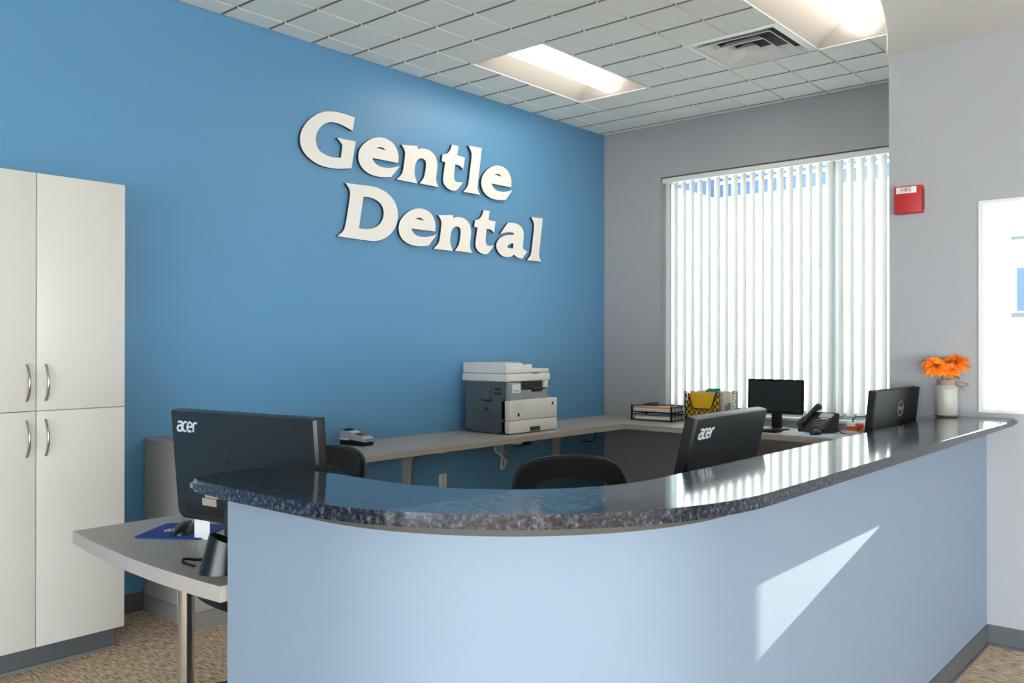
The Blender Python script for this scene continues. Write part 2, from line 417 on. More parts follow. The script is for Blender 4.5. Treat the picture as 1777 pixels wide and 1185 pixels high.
# ------------------------------------------------------------------ ceiling lights
def troffer(i, r, label):
    x0, x1 = GX0+G*i, GX0+G*(i+4); y1 = GY0-G*(r-1); y0 = y1-2*G
    t = thing('ceiling_light', label, 'light', ((x0+x1)/2, (y0+y1)/2, ZC), 0, 'recessed ceiling lights')
    hx, hy, n = (x1-x0)/2, (y1-y0)/2, 10
    bm = BM()     # rim
    for q in ((-hx, hx, -hy, -hy+0.012), (-hx, hx, hy-0.012, hy), (-hx, -hx+0.012, -hy+0.012, hy-0.012), (hx-0.012, hx, -hy+0.012, hy-0.012)): bx(bm, *q, -0.003, 0.01)
    obj('rim', bm, WHITE, t)
    for s in (-1, 1):   # two curved reflectors
        bm = BM(); rows = []
        for k in range(n+1):
            a = k/n
            yy = s*((hy-0.012)*(1-a)+0.085*a); zz = 0.10*math.sin(a*PI/2)
            rows.append([bm.verts.new((xx, yy, zz)) for xx in (-hx+0.012, hx-0.012)])
        for a, c in zip(rows, rows[1:]): bm.faces.new((a[0], a[1], c[1], c[0]))
        obj('reflector', bm, REFL, t, smooth=60)
    for s in (-1, 1):   # sloping ends
        bm = BM(); p = [(-hy+0.012, 0), (hy-0.012, 0)]
        lo = [bm.verts.new((s*(hx-0.012), y, 0)) for y in (-hy+0.012, hy-0.012)]; hi = [bm.verts.new((s*(hx-0.10), y, 0.11)) for y in (-hy+0.012, hy-0.012)]
        bm.faces.new((lo[0], lo[1], hi[1], hi[0])); obj('end_plate', bm, REFL, t)
    bm = BM(); prism(bm, [(-0.088, 0.10)]+[(-0.088*math.cos(PI*k/12), 0.075-0.06*math.sin(PI*k/12)) for k in range(13)]+[(0.088, 0.10)], -hx+0.055, hx-0.055, 'x')
    obj('lens', bm, LENS, t, smooth=50)
    bm = BM(); bx(bm, -hx, hx, -hy, hy, 0.112, 0.125)
    for s in (-1, 1): bx(bm, s*hx-0.002, s*hx+0.002, -hy, hy, 0.01, 0.112); bx(bm, -hx, hx, s*hy-0.002, s*hy+0.002, 0.01, 0.112)
    obj('housing', bm, WHITE, t)
troffer(5, 2, 'recessed ceiling light nearer the blue wall, above the printer desk')
troffer(5, 8, 'recessed ceiling light beside the air vent, cut off by the soffit')

x0 = GX0+G*7; y1 = GY0-G*5
vt = thing('air_vent', 'square white ceiling air vent with stepped louvres', 'vent', (x0+G, y1-G, ZC))
def sq_ring(bm, a0, z0, a1, z1):
    A = [bm.verts.new((sx*a0, sy*a0, z0)) for sx, sy in ((-1, -1), (1, -1), (1, 1), (-1, 1))]
    B = [bm.verts.new((sx*a1, sy*a1, z1)) for sx, sy in ((-1, -1), (1, -1), (1, 1), (-1, 1))]
    for k in range(4): bm.faces.new((A[k], A[(k+1) % 4], B[(k+1) % 4], B[k]))
bm = BM(); sq_ring(bm, G, 0.0, 0.265, -0.004); sq_ring(bm, 0.265, -0.004, 0.235, 0.03); sq_ring(bm, G, 0.0, G, 0.012); obj('frame', bm, WHITE, vt)
for a, z in ((0.235, -0.012), (0.160, -0.020), (0.085, -0.026)):
    bm = BM(); sq_ring(bm, a, z, a-0.06, z+0.045); sq_ring(bm, a, z, a, z+0.004); sq_ring(bm, a, z+0.004, a-0.06, z+0.049)
    obj('louvre', bm, WHITE, vt)
bm = BM(); bx(bm, -0.028, 0.028, -0.028, 0.028, 0.012, 0.02); obj('centre_plate', bm, WHITE, vt)
bm = BM()
v = [bm.verts.new((sx*0.27, sy*0.27, 0.14)) for sx, sy in ((-1, -1), (1, -1), (1, 1), (-1, 1))]; bm.faces.new(v); sq_ring(bm, 0.27, 0.14, 0.27, 0.0); obj('duct', bm, mat('duct_dark', (150, 152, 152), 0.8), vt)

# ------------------------------------------------------------------ vertical blind
bl = thing('vertical_blind', 'white vertical blind with half open vanes across the big window', 'blind', (XW+0.045, 0, 0))
part('headrail', WHITE, bl, (-0.025, 0.02, WY0+0.01, WY1-0.006, WZ1-0.050, WZ1-0.008), bev=0.004)
bm = BM(); A = []; n = 6; a = math.radians(57); wv = 0.089
for z in (WZ0+0.055, WZ1-0.052):
    row = []
    for k in range(n+1):
        s = (k/n-0.5)*wv; bow = 0.007*(1-(2*k/n-1)**2)
        row.append(bm.verts.new((s*math.cos(a)-bow*math.sin(a), s*math.sin(a)+bow*math.cos(a), z)))
    A.append(row)
for k in range(n): bm.faces.new((A[0][k], A[0][k+1], A[1][k+1], A[1][k]))
vane = mesh_of('vane', bm, VANE, 60)
y = WY1-0.045
while y > WY0+0.05:
    link('vane', vane, bl, (random.uniform(-.002, .002), y, 0), (0, 0, math.radians(random.uniform(-5, 5)))); y -= 0.0757

# ------------------------------------------------------------------ sign
GL = {
'G':([(0.000,0.000),(-0.064,0.006),(-0.128,0.008),(-0.200,0.000),(-0.257,-0.018),(-0.309,-0.047),(-0.356,-0.086),(-0.390,-0.131),(-0.410,-0.172),(-0.416,-0.212),(-0.411,-0.246),(-0.394,-0.278),(-0.360,-0.308),(-0.313,-0.332),(-0.252,-0.347),(-0.181,-0.349),(-0.109,-0.342),(-0.026,-0.325),(0.009,-0.151),(-0.139,-0.153),(-0.114,-0.172),(-0.097,-0.190),(-0.097,-0.206),(-0.109,-0.274),(-0.154,-0.281),(-0.204,-0.280),(-0.252,-0.268),(-0.283,-0.249),(-0.298,-0.219),(-0.303,-0.184),(-0.294,-0.151),(-0.274,-0.118),(-0.244,-0.089),(-0.213,-0.071),(-0.177,-0.061),(-0.137,-0.060),(-0.086,-0.068),(-0.045,-0.079),(-0.017,-0.087)],
  []),
'e':([(-0.016,0.020),(-0.010,0.056),(-0.016,0.087),(-0.033,0.119),(-0.060,0.144),(-0.095,0.158),(-0.137,0.165),(-0.185,0.161),(-0.233,0.146),(-0.281,0.119),(-0.320,0.084),(-0.344,0.052),(-0.353,0.017),(-0.351,-0.013),(-0.338,-0.042),(-0.317,-0.064),(-0.281,-0.084),(-0.233,-0.095),(-0.181,-0.097),(-0.129,-0.092),(-0.076,-0.082),(0.000,0.000),(-0.056,-0.018),(-0.095,-0.027),(-0.144,-0.032),(-0.189,-0.027),(-0.215,-0.014),(-0.233,0.003),(-0.239,0.018)],
  [(-0.213,0.084),(-0.185,0.098),(-0.159,0.101),(-0.137,0.095),(-0.118,0.083),(-0.167,0.088)]),
'n':([(-0.346,0.236),(-0.200,0.253),(-0.200,0.230),(-0.172,0.241),(-0.135,0.246),(-0.089,0.243),(-0.051,0.228),(-0.025,0.203),(-0.013,0.168),(-0.013,0.132),(-0.023,0.075),(-0.025,0.038),(-0.012,0.015),(0.000,0.000),(-0.180,0.001),(-0.151,0.029),(-0.134,0.059),(-0.124,0.102),(-0.118,0.143),(-0.126,0.166),(-0.147,0.177),(-0.172,0.176),(-0.196,0.165),(-0.214,0.142),(-0.226,0.108),(-0.230,0.068),(-0.224,0.037),(-0.202,-0.002),(-0.389,-0.002),(-0.344,0.037),(-0.332,0.065),(-0.322,0.119),(-0.313,0.174),(-0.315,0.200),(-0.328,0.219)],
  []),
't':([(0.000,0.000),(0.064,0.000),(0.050,-0.067),(0.130,-0.070),(0.114,-0.156),(0.086,-0.139),(0.064,-0.134),(0.031,-0.135),(0.020,-0.195),(0.018,-0.233),(0.026,-0.251),(0.048,-0.262),(0.111,-0.253),(0.048,-0.319),(0.010,-0.326),(-0.028,-0.323),(-0.066,-0.306),(-0.087,-0.282),(-0.090,-0.249),(-0.079,-0.194),(-0.068,-0.134),(-0.103,-0.132),(-0.095,-0.086),(-0.066,-0.079),(-0.039,-0.065),(-0.018,-0.041)],
  []),
'l':([(-0.123,0.340),(0.017,0.347),(0.008,0.284),(-0.012,0.162),(-0.029,0.057),(-0.026,0.030),(0.000,0.000),(-0.176,-0.001),(-0.132,0.039),(-0.118,0.092),(-0.104,0.180),(-0.089,0.264),(-0.090,0.295),(-0.104,0.318)],
  []),
'D':([(0.000,0.000),(0.101,0.003),(0.212,0.009),(0.271,0.005),(0.341,-0.014),(0.397,-0.049),(0.428,-0.090),(0.442,-0.139),(0.438,-0.190),(0.417,-0.239),(0.377,-0.286),(0.321,-0.322),(0.266,-0.339),(0.217,-0.346),(0.125,-0.345),(-0.061,-0.340),(-0.013,-0.306),(0.003,-0.263),(0.019,-0.184),(0.040,-0.070),(0.038,-0.043),(0.021,-0.017)],
  [(0.146,-0.068),(0.197,-0.064),(0.251,-0.073),(0.291,-0.093),(0.313,-0.123),(0.319,-0.157),(0.311,-0.192),(0.286,-0.229),(0.246,-0.256),(0.202,-0.270),(0.159,-0.276),(0.108,-0.275)]),
'a':([(0.000,0.000),(0.059,0.008),(0.101,0.006),(0.148,-0.006),(0.177,-0.028),(0.190,-0.058),(0.188,-0.096),(0.177,-0.158),(0.183,-0.185),(0.233,-0.200),(0.172,-0.261),(0.127,-0.259),(0.096,-0.250),(0.072,-0.236),(0.049,-0.250),(0.013,-0.260),(-0.033,-0.263),(-0.073,-0.254),(-0.108,-0.232),(-0.130,-0.204),(-0.133,-0.175),(-0.115,-0.143),(-0.083,-0.119),(-0.038,-0.101),(0.018,-0.091),(0.065,-0.085),(0.080,-0.075),(0.054,-0.068),(0.013,-0.068),(-0.033,-0.076),(-0.085,-0.089)],
  [(0.067,-0.149),(0.062,-0.190),(0.018,-0.193),(-0.005,-0.190),(-0.005,-0.177),(0.013,-0.162),(0.039,-0.153)]),
}
def chaikin(P):
    """round the smooth runs of an outline but keep its sharp corners"""
    out = []; n = len(P)
    for i in range(n):
        p0, p1, p2 = Vector(P[i-1]), Vector(P[i]), Vector(P[(i+1) % n])
        a = (p1-p0).angle(p2-p1, 0)
        if a > math.radians(36): out.append(tuple(p1))
        else: out += [tuple(p1.lerp(p0, 0.25)), tuple(p1.lerp(p2, 0.25))]
    return out
LETTER = mat('letter_white', (240, 236, 228), 0.4)
def glyph_mesh(ch):
    cu = bpy.data.curves.new('letter', 'CURVE'); cu.dimensions = '2D'; cu.fill_mode = 'BOTH'; cu.extrude = 0.010; cu.bevel_depth = 0.0012
    for P in GL[ch]:
        if not P: continue
        P = chaikin(chaikin(P))
        s = cu.splines.new('POLY'); s.points.add(len(P)-1); s.use_cyclic_u = True
        for q, p in zip(s.points, P): q.co = (p[0], p[1], 0, 1)
    o = bpy.data.objects.new('letter', cu); C.objects.link(o)
    dg = bpy.context.evaluated_depsgraph_get(); dg.update()
    me = bpy.data.meshes.new_from_object(o.evaluated_get(dg)); bpy.data.objects.remove(o); bpy.data.curves.remove(cu)
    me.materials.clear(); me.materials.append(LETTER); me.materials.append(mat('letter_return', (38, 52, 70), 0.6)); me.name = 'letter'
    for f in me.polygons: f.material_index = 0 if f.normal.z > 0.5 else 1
    return me
sign = thing('wall_sign', 'white raised lettering reading Gentle Dental on the blue wall', 'sign', (4.3, YB, 2.0))
GM = {c: glyph_mesh(c) for c in GL}
for c, px, pz in (('G', 3.563, 2.814), ('e', 3.946, 2.564), ('n', 4.308, 2.474), ('t', 4.443, 2.794), ('l', 4.736, 2.476), ('e', 5.102, 2.559),
                  ('D', 3.489, 2.388), ('e', 4.290, 2.140), ('n', 4.652, 2.041), ('t', 4.777, 2.367), ('a', 5.048, 2.301), ('l', 5.456, 2.035)):
    o = link('letter', GM[c], sign, (px-4.3, -0.0125, pz-2.0), (PI/2, 0, 0))

# ------------------------------------------------------------------ granite counter
outer = counter_path(0.0, 1.985)[1:]
inner = counter_path(0.30, 2.0)[1:]
endp = [(1.398, 2.005), (1.385, 2.030), (1.335, 2.047), (1.270, 2.058), (1.205, 2.058), (1.150, 2.040), (1.120, 2.012), (1.111, 1.975)]
bm = BM(); prism(bm, outer + [(p[0], p[1]) for p in inner[::-1]] + endp, 1.010, 1.040, bev=0.009)
o = obj('granite_countertop', bm, GRANITE, smooth=35); tag(o, 'polished dark granite countertop curving along the top of the reception counter', 'countertop')

# ------------------------------------------------------------------ lower desk behind the counter
dpoly = [(1.259, 3.015), (1.237, 2.845), (1.220, 2.672), (1.209, 2.52), (1.205, 2.374), (1.207, 2.243), (1.211, 2.121), (1.217, 2.036), (1.357, 2.036)]
dpoly += [p for p in counter_path(OV+0.121, 2.0, XA-0.004)[1:]]
dpoly += [(XA-0.004, 1.69), (2.45, 1.69), (2.2, 1.75), (2.0, 1.93), (1.93, 2.2), (1.93, 3.015)]
dk = thing('reception_desk', 'grey laminate desk with a bowed free end on a chrome leg', 'desk', (1.6, 2.4, 0))
bm = BM(); prism(bm, [(p[0]-1.6, p[1]-2.4) for p in dpoly], 0.708, 0.750, bev=0.0015); obj('desk_top', bm, LAMG, dk, smooth=30)
bm = BM(); lathe(bm, [(0, 0), (0.045, 0), (0.045, 0.008), (0.024, 0.016), (0.024, 0.700), (0.04, 0.702), (0.04, 0.708), (0, 0.708)], 32, -0.235, 0.075); obj('leg', bm, CHROME, dk, smooth=40)
for q in ((0.27, 0.29, -0.62, -0.40, 0, 0.708), (2.5, 2.52, -1.29, -0.75, 0, 0.708)): part('support_panel', LAMP, dk, q)

# ------------------------------------------------------------------ long desk along the blue wall and under the window
ld = thing('wall_desk', 'long L-shaped grey wall desk under the sign and window', 'desk', (5.0, 4.1, 0))
lpoly = [(2.82, YB), (XW, YB), (XW, 1.405), (5.745, 1.405), (5.745, 3.80), (2.82, 3.80)]
bm = BM(); prism(bm, [(p[0]-5.0, p[1]-4.1) for p in lpoly], 0.714, 0.754, bev=0.0025); obj('desk_top', bm, LAMG, ld, smooth=30)
part('edge_band', EDGEB, ld, (-2.17, -0.15, -0.3025, -0.300, 0.747, 0.7505))
def bracket(x, y, ang):
    pr = [(0, 0.714), (0, 0.28), (-0.045, 0.28), (-0.075, 0.58), (-0.10, 0.635), (-0.15, 0.665), (-0.30, 0.688), (-0.54, 0.700), (-0.54, 0.714)]
    bm = BM(); prism(bm, pr, -0.012, 0.012, 'x')
    obj('bracket', bm, LAMP, ld, loc=(x-5.0, y-4.1, 0), rot=(0, 0, ang))
bracket(4.00, YB, 0); bracket(5.633, YB, 0); bracket(XW, 3.30, -PI/2)
for px, py in ((3.22, 4.0), (3.93, 3.98), (4.62, 3.93)):
    part('cable_clip', mat('clip_beige', (196, 190, 176), 0.5), ld, (px-5.0-0.035, px-5.0+0.035, py-4.1-0.02, py-4.1+0.02, 0.680, 0.714), bev=0.003)

# low grey cabinet standing against the blue wall, behind the left monitor
lc = thing('low_cabinet', 'low grey cabinet against the blue wall behind the left monitor', 'cabinet', (2.5, 4.15, 0))
part('body', LAMP, lc, (-0.305, 0.31, -0.27, 0.245, 0.0, 0.872))
part('top', LAMG, lc, (-0.31, 0.315, -0.275, 0.25, 0.872, 0.888), bev=0.003)
part('base_strip', mat('base_light', (140, 138, 134), 0.55), lc, (-0.311, 0.0, -0.276, 0.245, 0, 0.085))
for s in (0, 1):
    dr = part('drawer', LAMP, lc, (-0.29, 0.295, -0.288, -0.27, 0.10+s*0.385, 0.475+s*0.385), bev=0.002)
    part('handle', STEEL, dr, (-0.07, 0.07, -0.305, -0.288, 0.28+s*0.385, 0.295+s*0.385), bev=0.003)

# tall white cabinet
tcab = thing('tall_cabinet', 'tall white four-door cabinet with arched steel handles on a grey plinth', 'cabinet', (1.475, 4.15, 0))
part('body', LAMW, tcab, (-0.375, 0.372, -0.24, 0.255, 0.105, 2.09))
part('plinth', BASE, tcab, (-0.36, 0.36, -0.19, 0.255, 0.0, 0.105))
part('plinth_foot', mat('plinth_light', (112, 116, 116), 0.5), tcab, (-0.36, 0.364, -0.202, -0.19, 0.0, 0.014))
def hpath(s, z0, z1):
    out = []
    for k in range(13):
        t = k/12; out.append((s*0.037, -0.262-0.030*math.sin(PI*t)**0.8-0.002, z0+(z1-z0)*t))
    return out
for s in (-1, 1):
    for z0, z1, h0, h1 in ((0.108, 1.092, 0.905, 1.055), (1.095, 2.088, 1.137, 1.287)):
        xa, xb = (-0.374, -0.0015) if s < 0 else (0.0015, 0.374)
        d = part('door', LAMW, tcab, (xa, xb, -0.262, -0.241, z0, z1), bev=0.002)
        bm = BM(); tube(bm, hpath(s, h0, h1), 0.0055, 10)
        obj('handle', bm, STEEL, d, smooth=50)

# ------------------------------------------------------------------ monitors
ACER = [[(0.16, 0.93), (0.62, 0.97), (0.80, 0.80), (0.72, 0.02)], [(0.76, 0.56), (0.30, 0.54), (0.05, 0.36), (0.08, 0.10), (0.30, 0.00), (0.72, 0.02)],
        [(1.55, 0.95), (1.20, 0.93), (0.98, 0.70), (0.93, 0.28), (1.10, 0.02), (1.45, 0.02)],
        [(1.72, 0.46), (2.36, 0.52), (2.38, 0.80), (2.12, 0.96), (1.86, 0.88), (1.68, 0.55), (1.68, 0.22), (1.86, 0.02), (2.30, 0.02)],
        [(2.62, -0.04), (2.66, 0.62), (2.84, 0.90), (3.20, 0.92)]]
def monitor(label, P1, P2, zt, h, tilt, kind, deskz, group='computer monitors', inset=0.008, slim=False):
    """P1, P2: upper left and upper right corner as seen from the back"""
    a = Vector((P1[0], P1[1])); c = Vector((P2[0], P2[1])); W = (c-a).length; ang = math.atan2(c.y-a.y, c.x-a.x); mid = (a+c)/2
    ty = math.tan(tilt)*h*0.5
    nrm = Vector((-math.sin(ang), math.cos(ang)))            # towards the user
    foot = mid + nrm*(0.05+ty+(0.05 if not slim else 0.0))
    t = thing('monitor', label, 'monitor', (foot.x, foot.y, deskz), ang, group)
    off = (0.05+ty+(0.05 if not slim else 0.0))
    R = Matrix.Translation((0, -off, zt-deskz)) @ Matrix.Rotation(-tilt, 4, 'X').inverted() @ Matrix.Identity(4)
    def put(bm): bmesh.ops.transform(bm, matrix=R, verts=bm.verts[:])
    dep = 0.028 if slim else 0.034
    # housing: back plate with bevelled rim, front slab behind it  (local: z down from 0 to -h, y from 0 (back) to dep)
    bm = BM(); hw = W/2; s = inset; rc = 0.03
    def loop(ins, y, r):
        x0, x1, z0, z1 = -hw+ins, hw-ins, -h+ins, -ins*0.25
        P = []
        for cx, cz, a0 in ((x1-r, z1-0.004, 0), (x0+r, z1-0.004, 90), (x0+r, z0+r, 180), (x1-r, z0+r, 270)):
            rr = r if a0 >= 180 else min(r, 0.004)
            ccx = (x1-rr) if a0 in (0, 270) else (x0+rr); ccz = (z1-rr) if a0 in (0, 90) else (z0+rr)
            for k in range(6):
                an = math.radians(a0+90*k/5); P.append(bm.verts.new((ccx+rr*math.cos(an), y, ccz+rr*math.sin(an))))
        return P
    L0 = loop(s, 0.0, rc*0.8); L1 = loop(0.0, s*0.9, rc); L2 = loop(0.0, dep, rc)
    bm.faces.new(L0); bm.faces.new(L2[::-1]); n = len(L0)
    for A, B in ((L0, L1), (L1, L2)):
        for k in range(n): bm.faces.new((A[k], A[(k+1) % n], B[(k+1) % n], B[k]))
    put(bm); obj('housing', bm, BLACKP if kind == 'acer' else BLACKM, t, smooth=30)
    bm = BM(); bx(bm, -hw+0.014, hw-0.014, dep, dep+0.0015, -h+0.022, -0.014); put(bm); obj('screen', bm, SCREEN, t)
    bm = BM(); bx(bm, -hw, hw, dep-0.002, dep+0.003, -h, -h+0.022); bx(bm, -hw, hw, dep-0.002, dep+0.003, -0.014, 0); bx(bm, -hw, -hw+0.014, dep-0.002, dep+0.003, -h, 0); bx(bm, hw-0.014, hw, dep-0.002, dep+0.003, -h, 0)
    put(bm); obj('bezel', bm, BLACKM, t)
    if kind == 'acer':
        bm = BM(); prism(bm, [(0.0, -h*0.60), (-0.012, -h*0.64), (-0.018, -h*0.80), (-0.010, -h*0.93), (0.0, -h*0.96)], -hw*0.80, hw*0.80, 'x', bev=0.003); put(bm); obj('back_bulge', bm, BLACKP, t, smooth=40)
        bm = BM(); sc = 0.030
        for st in ACER:
            P = smooth_path([(p[0]+0.10*p[1], p[1], 0) for p in st], 5)
            ribbon(bm, [(-hw+0.034+q.x*sc, -0.064+q.y*sc) for q in P], 0.0062, -0.0016, 0.0)
        put(bm); obj('logo', bm, LOGO, t, label='silver lettering reading acer')
        for sx in (-0.055, 0.055):
            bm = BM(); lathe(bm, [(0, 0), (0.006, 0), (0.006, 0.003), (0, 0.003)], 12)
            bmesh.ops.transform(bm, matrix=Matrix.Translation((sx, 0.0015, -h*0.42)) @ Matrix.Rotation(PI/2, 4, 'X'), verts=bm.verts[:]); put(bm); obj('screw', bm, BLACKG, t)
    if kind == 'dell':
        bm = BM(); ring = [Vector((0.034*math.cos(2*PI*k/32)+hw*0.14, -0.0012, 0.034*math.sin(2*PI*k/32)-h*0.27)) for k in range(32)]
        tube(bm, ring, 0.0014, 6, closed=True); put(bm); obj('logo_ring', bm, LOGO2, t)
        me = text_mesh('DELL', 0.022, 0.0006, LOGO2, 'logo'); me.transform(R @ Matrix.Translation((hw*0.14, -0.0012, -h*0.27)) @ Matrix.Rotation(PI/2, 4, 'X')); o = link('logo', me, t); o['label'] = 'silver round emblem reading DELL'
    # stand
    zc = zt-deskz
    bm = BM(); bx(bm, -0.035, 0.035, -off-0.02, -off+h*0.8*math.tan(tilt)+0.010, 0.012, zc-h*0.82, bev=0.005); obj('neck', bm, BLACKP, t, smooth=40)
    bm = BM(); prism(bm, [(0.115*math.cos(2*PI*k/32), 0.085*math.sin(2*PI*k/32)-off+0.055) for k in range(32)], 0.0, 0.014, bev=0.004); obj('base', bm, BLACKP, t, smooth=40)
    return t, R
t, R = monitor('large black monitor seen from behind at the left end of the counter', (1.394, 2.630), (1.474, 1.986), 1.165, 0.345, math.radians(5), 'acer', 0.750)
bm = BM(); bx(bm, -0.165, -0.10, -0.0205, -0.0180, -0.285, -0.262); bx(bm, -0.150, -0.09, -0.0205, -0.0180, -0.260, -0.243); bmesh.ops.transform(bm, matrix=R, verts=bm.verts[:]); obj('sticker', bm, mat('sticker_grey', (158, 152, 142), 0.6), t)
monitor('black monitor leaning back behind the middle of the counter, near the yellow files', (2.328, 1.279), (2.866, 1.300), 1.150, 0.325, math.radians(13), 'acer', 0.750)
monitor('thin black monitor with round emblem beside the flower vase', (3.775, 1.236), (4.372, 1.231), 1.175, 0.33, math.radians(6), 'dell', 0.750, slim=True, inset=0.006)
monitor('small black monitor with its dark screen in front of the window blind', (6.13, 2.505), (6.13, 2.925), 1.118, 0.250, math.radians(2), 'plain', 0.754, slim=True, inset=0.006)

dh = thing('document_holder', 'black leaning document holder just right of the middle monitor', 'document holder', (3.24, 1.48, 0.750), math.radians(10))
bm = BM(); prism(bm, [(-0.045, 0.0), (0.055, 0.0), (0.0, 0.30), (-0.045, 0.30)], -0.004, 0.004, 'y', bev=0.001)
bmesh.ops.transform(bm, matrix=Matrix.Rotation(-0.2, 4, 'X'), verts=bm.verts[:]); bmesh.ops.translate(bm, vec=(0, 0, 0.006), verts=bm.verts[:]); obj('panel', bm, BLACKP, dh)
part('foot', BLACKM, dh, (-0.05, 0.06, -0.03, 0.07, 0, 0.008), bev=0.002)

# ------------------------------------------------------------------ office chairs (front of the seat faces local -y)
def chair(label, loc, rot, top):
    t = thing('office_chair', label, 'chair', loc, rot, 'mesh-back office chairs')
    for k in range(5):
        a = 2*PI*k/5+0.3
        bm = BM(); tube(bm, [(0.03*math.cos(a), 0.03*math.sin(a), 0.095), (0.16*math.cos(a), 0.16*math.sin(a), 0.085), (0.29*math.cos(a), 0.29*math.sin(a), 0.068)], [0.026, 0.022, 0.016], 10); l = obj('base_leg', bm, BLACKP, t, smooth=50)
        bm = BM(); vs = cyl(bm, 0.027, -0.02, 0.02, 16); bmesh.ops.transform(bm, matrix=Matrix.Translation((0.29*math.cos(a), 0.29*math.sin(a), 0.0275)) @ Matrix.Rotation(a, 4, 'Z') @ Matrix.Rotation(PI/2, 4, 'X'), verts=bm.verts[:]); obj('caster', bm, BLACKM, l, smooth=40)
    bm = BM(); lathe(bm, [(0, 0.075), (0.04, 0.075), (0.04, 0.115), (0.027, 0.12), (0.027, 0.28), (0.018, 0.285), (0.018, 0.40), (0, 0.40)], 20); obj('column', bm, BLACKP, t, smooth=40)
    bm = BM(); bx(bm, -0.09, 0.09, -0.12, 0.14, 0.385, 0.425, bev=0.01); obj('mechanism', bm, BLACKM, t, smooth=40)
    # seat: thick cushion with waterfall front
    bm = BM(); nx, ny = 12, 12; Gd = {}
    for side in (1, -1):
        for i in range(nx+1):
            for j in range(ny+1):
                u, v = i/nx*2-1, j/ny*2-1
                k = math.sqrt(max(0, 1-0.35*(u*u*v*v)))
                rr = max(abs(u), abs(v)); e = (1-rr**6)**0.5 if rr < 1 else 0
                z = 0.455 + (0.042*e if side > 0 else -0.030*e) - 0.012*max(0, -v)**3
                Gd[side, i, j] = bm.verts.new((u*0.245*k, v*0.235*k, z)) if not (side < 0 and rr >= 1) else Gd[1, i, j]
        for i in range(nx):
            for j in range(ny): bm.faces.new((Gd[side, i, j], Gd[side, i+1, j], Gd[side, i+1, j+1], Gd[side, i, j+1]))
    obj('seat', bm, BLACKM, t, smooth=60)
    # back: rounded frame, curved round the sitter, with a net panel
    zb = top-0.46
    def bp(u, z):     # u -1..1 across, curved plan, leaning back
        lean = 0.06*((z-zb)/(top-zb))**2
        return Vector((u, 0.235+lean+0.02-1.0*u*u*0.55, z))
    outl = []
    for a, c in ((-0.16, 0.0), (-0.20, 0.10), (-0.228, 0.24), (-0.235, 0.33), (-0.215, 0.405), (-0.165, 0.443), (-0.08, 0.458), (0.0, 0.460), (0.08, 0.458), (0.165, 0.443), (0.215, 0.405), (0.235, 0.33), (0.228, 0.24), (0.20, 0.10), (0.16, 0.0), (0.0, -0.01)):
        outl.append(bp(a, zb+c))
    loop = smooth_path(outl, 4, True)
    inl = []
    for p in loop:
        u = p.x; z = p.z-zb
        dx = u*0.76; dz = 0.215+(z-0.215)*0.70
        q = bp(dx, zb+dz); inl.append(q)
    bm = BM(); nL = len(loop); ring = []
    for p, q in zip(loop, inl):
        ring.append([bm.verts.new(p+Vector((0, -0.008, 0))), bm.verts.new(q+Vector((0, -0.007, 0))), bm.verts.new(q+Vector((0, 0.007, 0))), bm.verts.new(p+Vector((0, 0.016, 0)))])
    for k in range(nL):
        a, c = ring[k], ring[(k+1) % nL]
        for s in range(4): bm.faces.new((a[s], a[(s+1) % 4], c[(s+1) % 4], c[s]))
    obj('back_frame', bm, BLACKM, t, smooth=40)
    bm = BM(); tube(bm, [p+Vector((0, 0.018, 0)) for p in loop], 0.009, 8, closed=True); obj('back_rim', bm, BLACKG, t, smooth=60)
    bm = BM(); cen = bm.verts.new(bp(0, zb+0.225)); vs = [bm.verts.new(q) for q in inl]; mid = [bm.verts.new(bp(q.x*0.5, zb+0.225+(q.z-zb-0.225)*0.5)) for q in inl]
    for k in range(nL):
        k2 = (k+1) % nL; bm.faces.new((vs[k], vs[k2], mid[k2], mid[k])); bm.faces.new((mid[k], mid[k2], cen))
    obj('back_net', bm, NET, t, smooth=60)
    bm = BM(); tube(bm, smooth_path([(0, 0.10, 0.40), (0, 0.26, 0.40), (0, 0.33, 0.46), (0, 0.30, zb+0.10), (0, 0.285, zb+0.2)], 5), [0.02]*21, 10, flat=0.5); obj('back_support', bm, BLACKP, t, smooth=50)
    return t
chair('black mesh-back office chair partly hidden by the left monitor, near the card terminal', (1.90, 2.855, 0), -PI/2-0.15, 0.958)
chair('black mesh-back office chair in front of the printer desk, at the middle of the counter', (2.60, 1.825, 0), -0.55, 0.925)

# ------------------------------------------------------------------ printer
PZ = 0.754
p = thing('printer', 'white and grey multifunction printer on the wall desk', 'printer', (4.515, 4.345, PZ))
bm = BM(); prism(bm, [(0, 0.006), (0.53, 0.006), (0.53, 0.230), (0.445, 0.232), (0.445, 0.362), (0, 0.362)], -0.40, -0.02, 'y', bev=0.004)
obj('body', bm, PRG, p, smooth=40)
part('output_bay', PRD, p, (0.10, 0.44, -0.402, -0.20, 0.262, 0.355))
part('bay_floor', PRL, p, (0.10, 0.445, -0.415, -0.398, 0.23, 0.300), bev=0.004)
part('output_flap', PRD, p, (0.26, 0.38, -0.425, -0.40, 0.285, 0.315), bev=0.006)
part('bay_post', PRW, p, (0.40, 0.44, -0.425, -0.395, 0.310, 0.362), bev=0.004)
part('front_cover', PRW, p, (0.0, 0.53, -0.438, -0.36, 0.096, 0.232), bev=0.006)
part('front_ledge', PRW, p, (0.02, 0.53, -0.436, -0.30, 0.225, 0.2345), bev=0.003)
tr = part('paper_drawer', PRW, p, (0.0, 0.53, -0.438, -0.36, 0.006, 0.0935), bev=0.006)
part('drawer_pull', PRD, tr, (0.22, 0.33, -0.4395, -0.43, 0.012, 0.042))
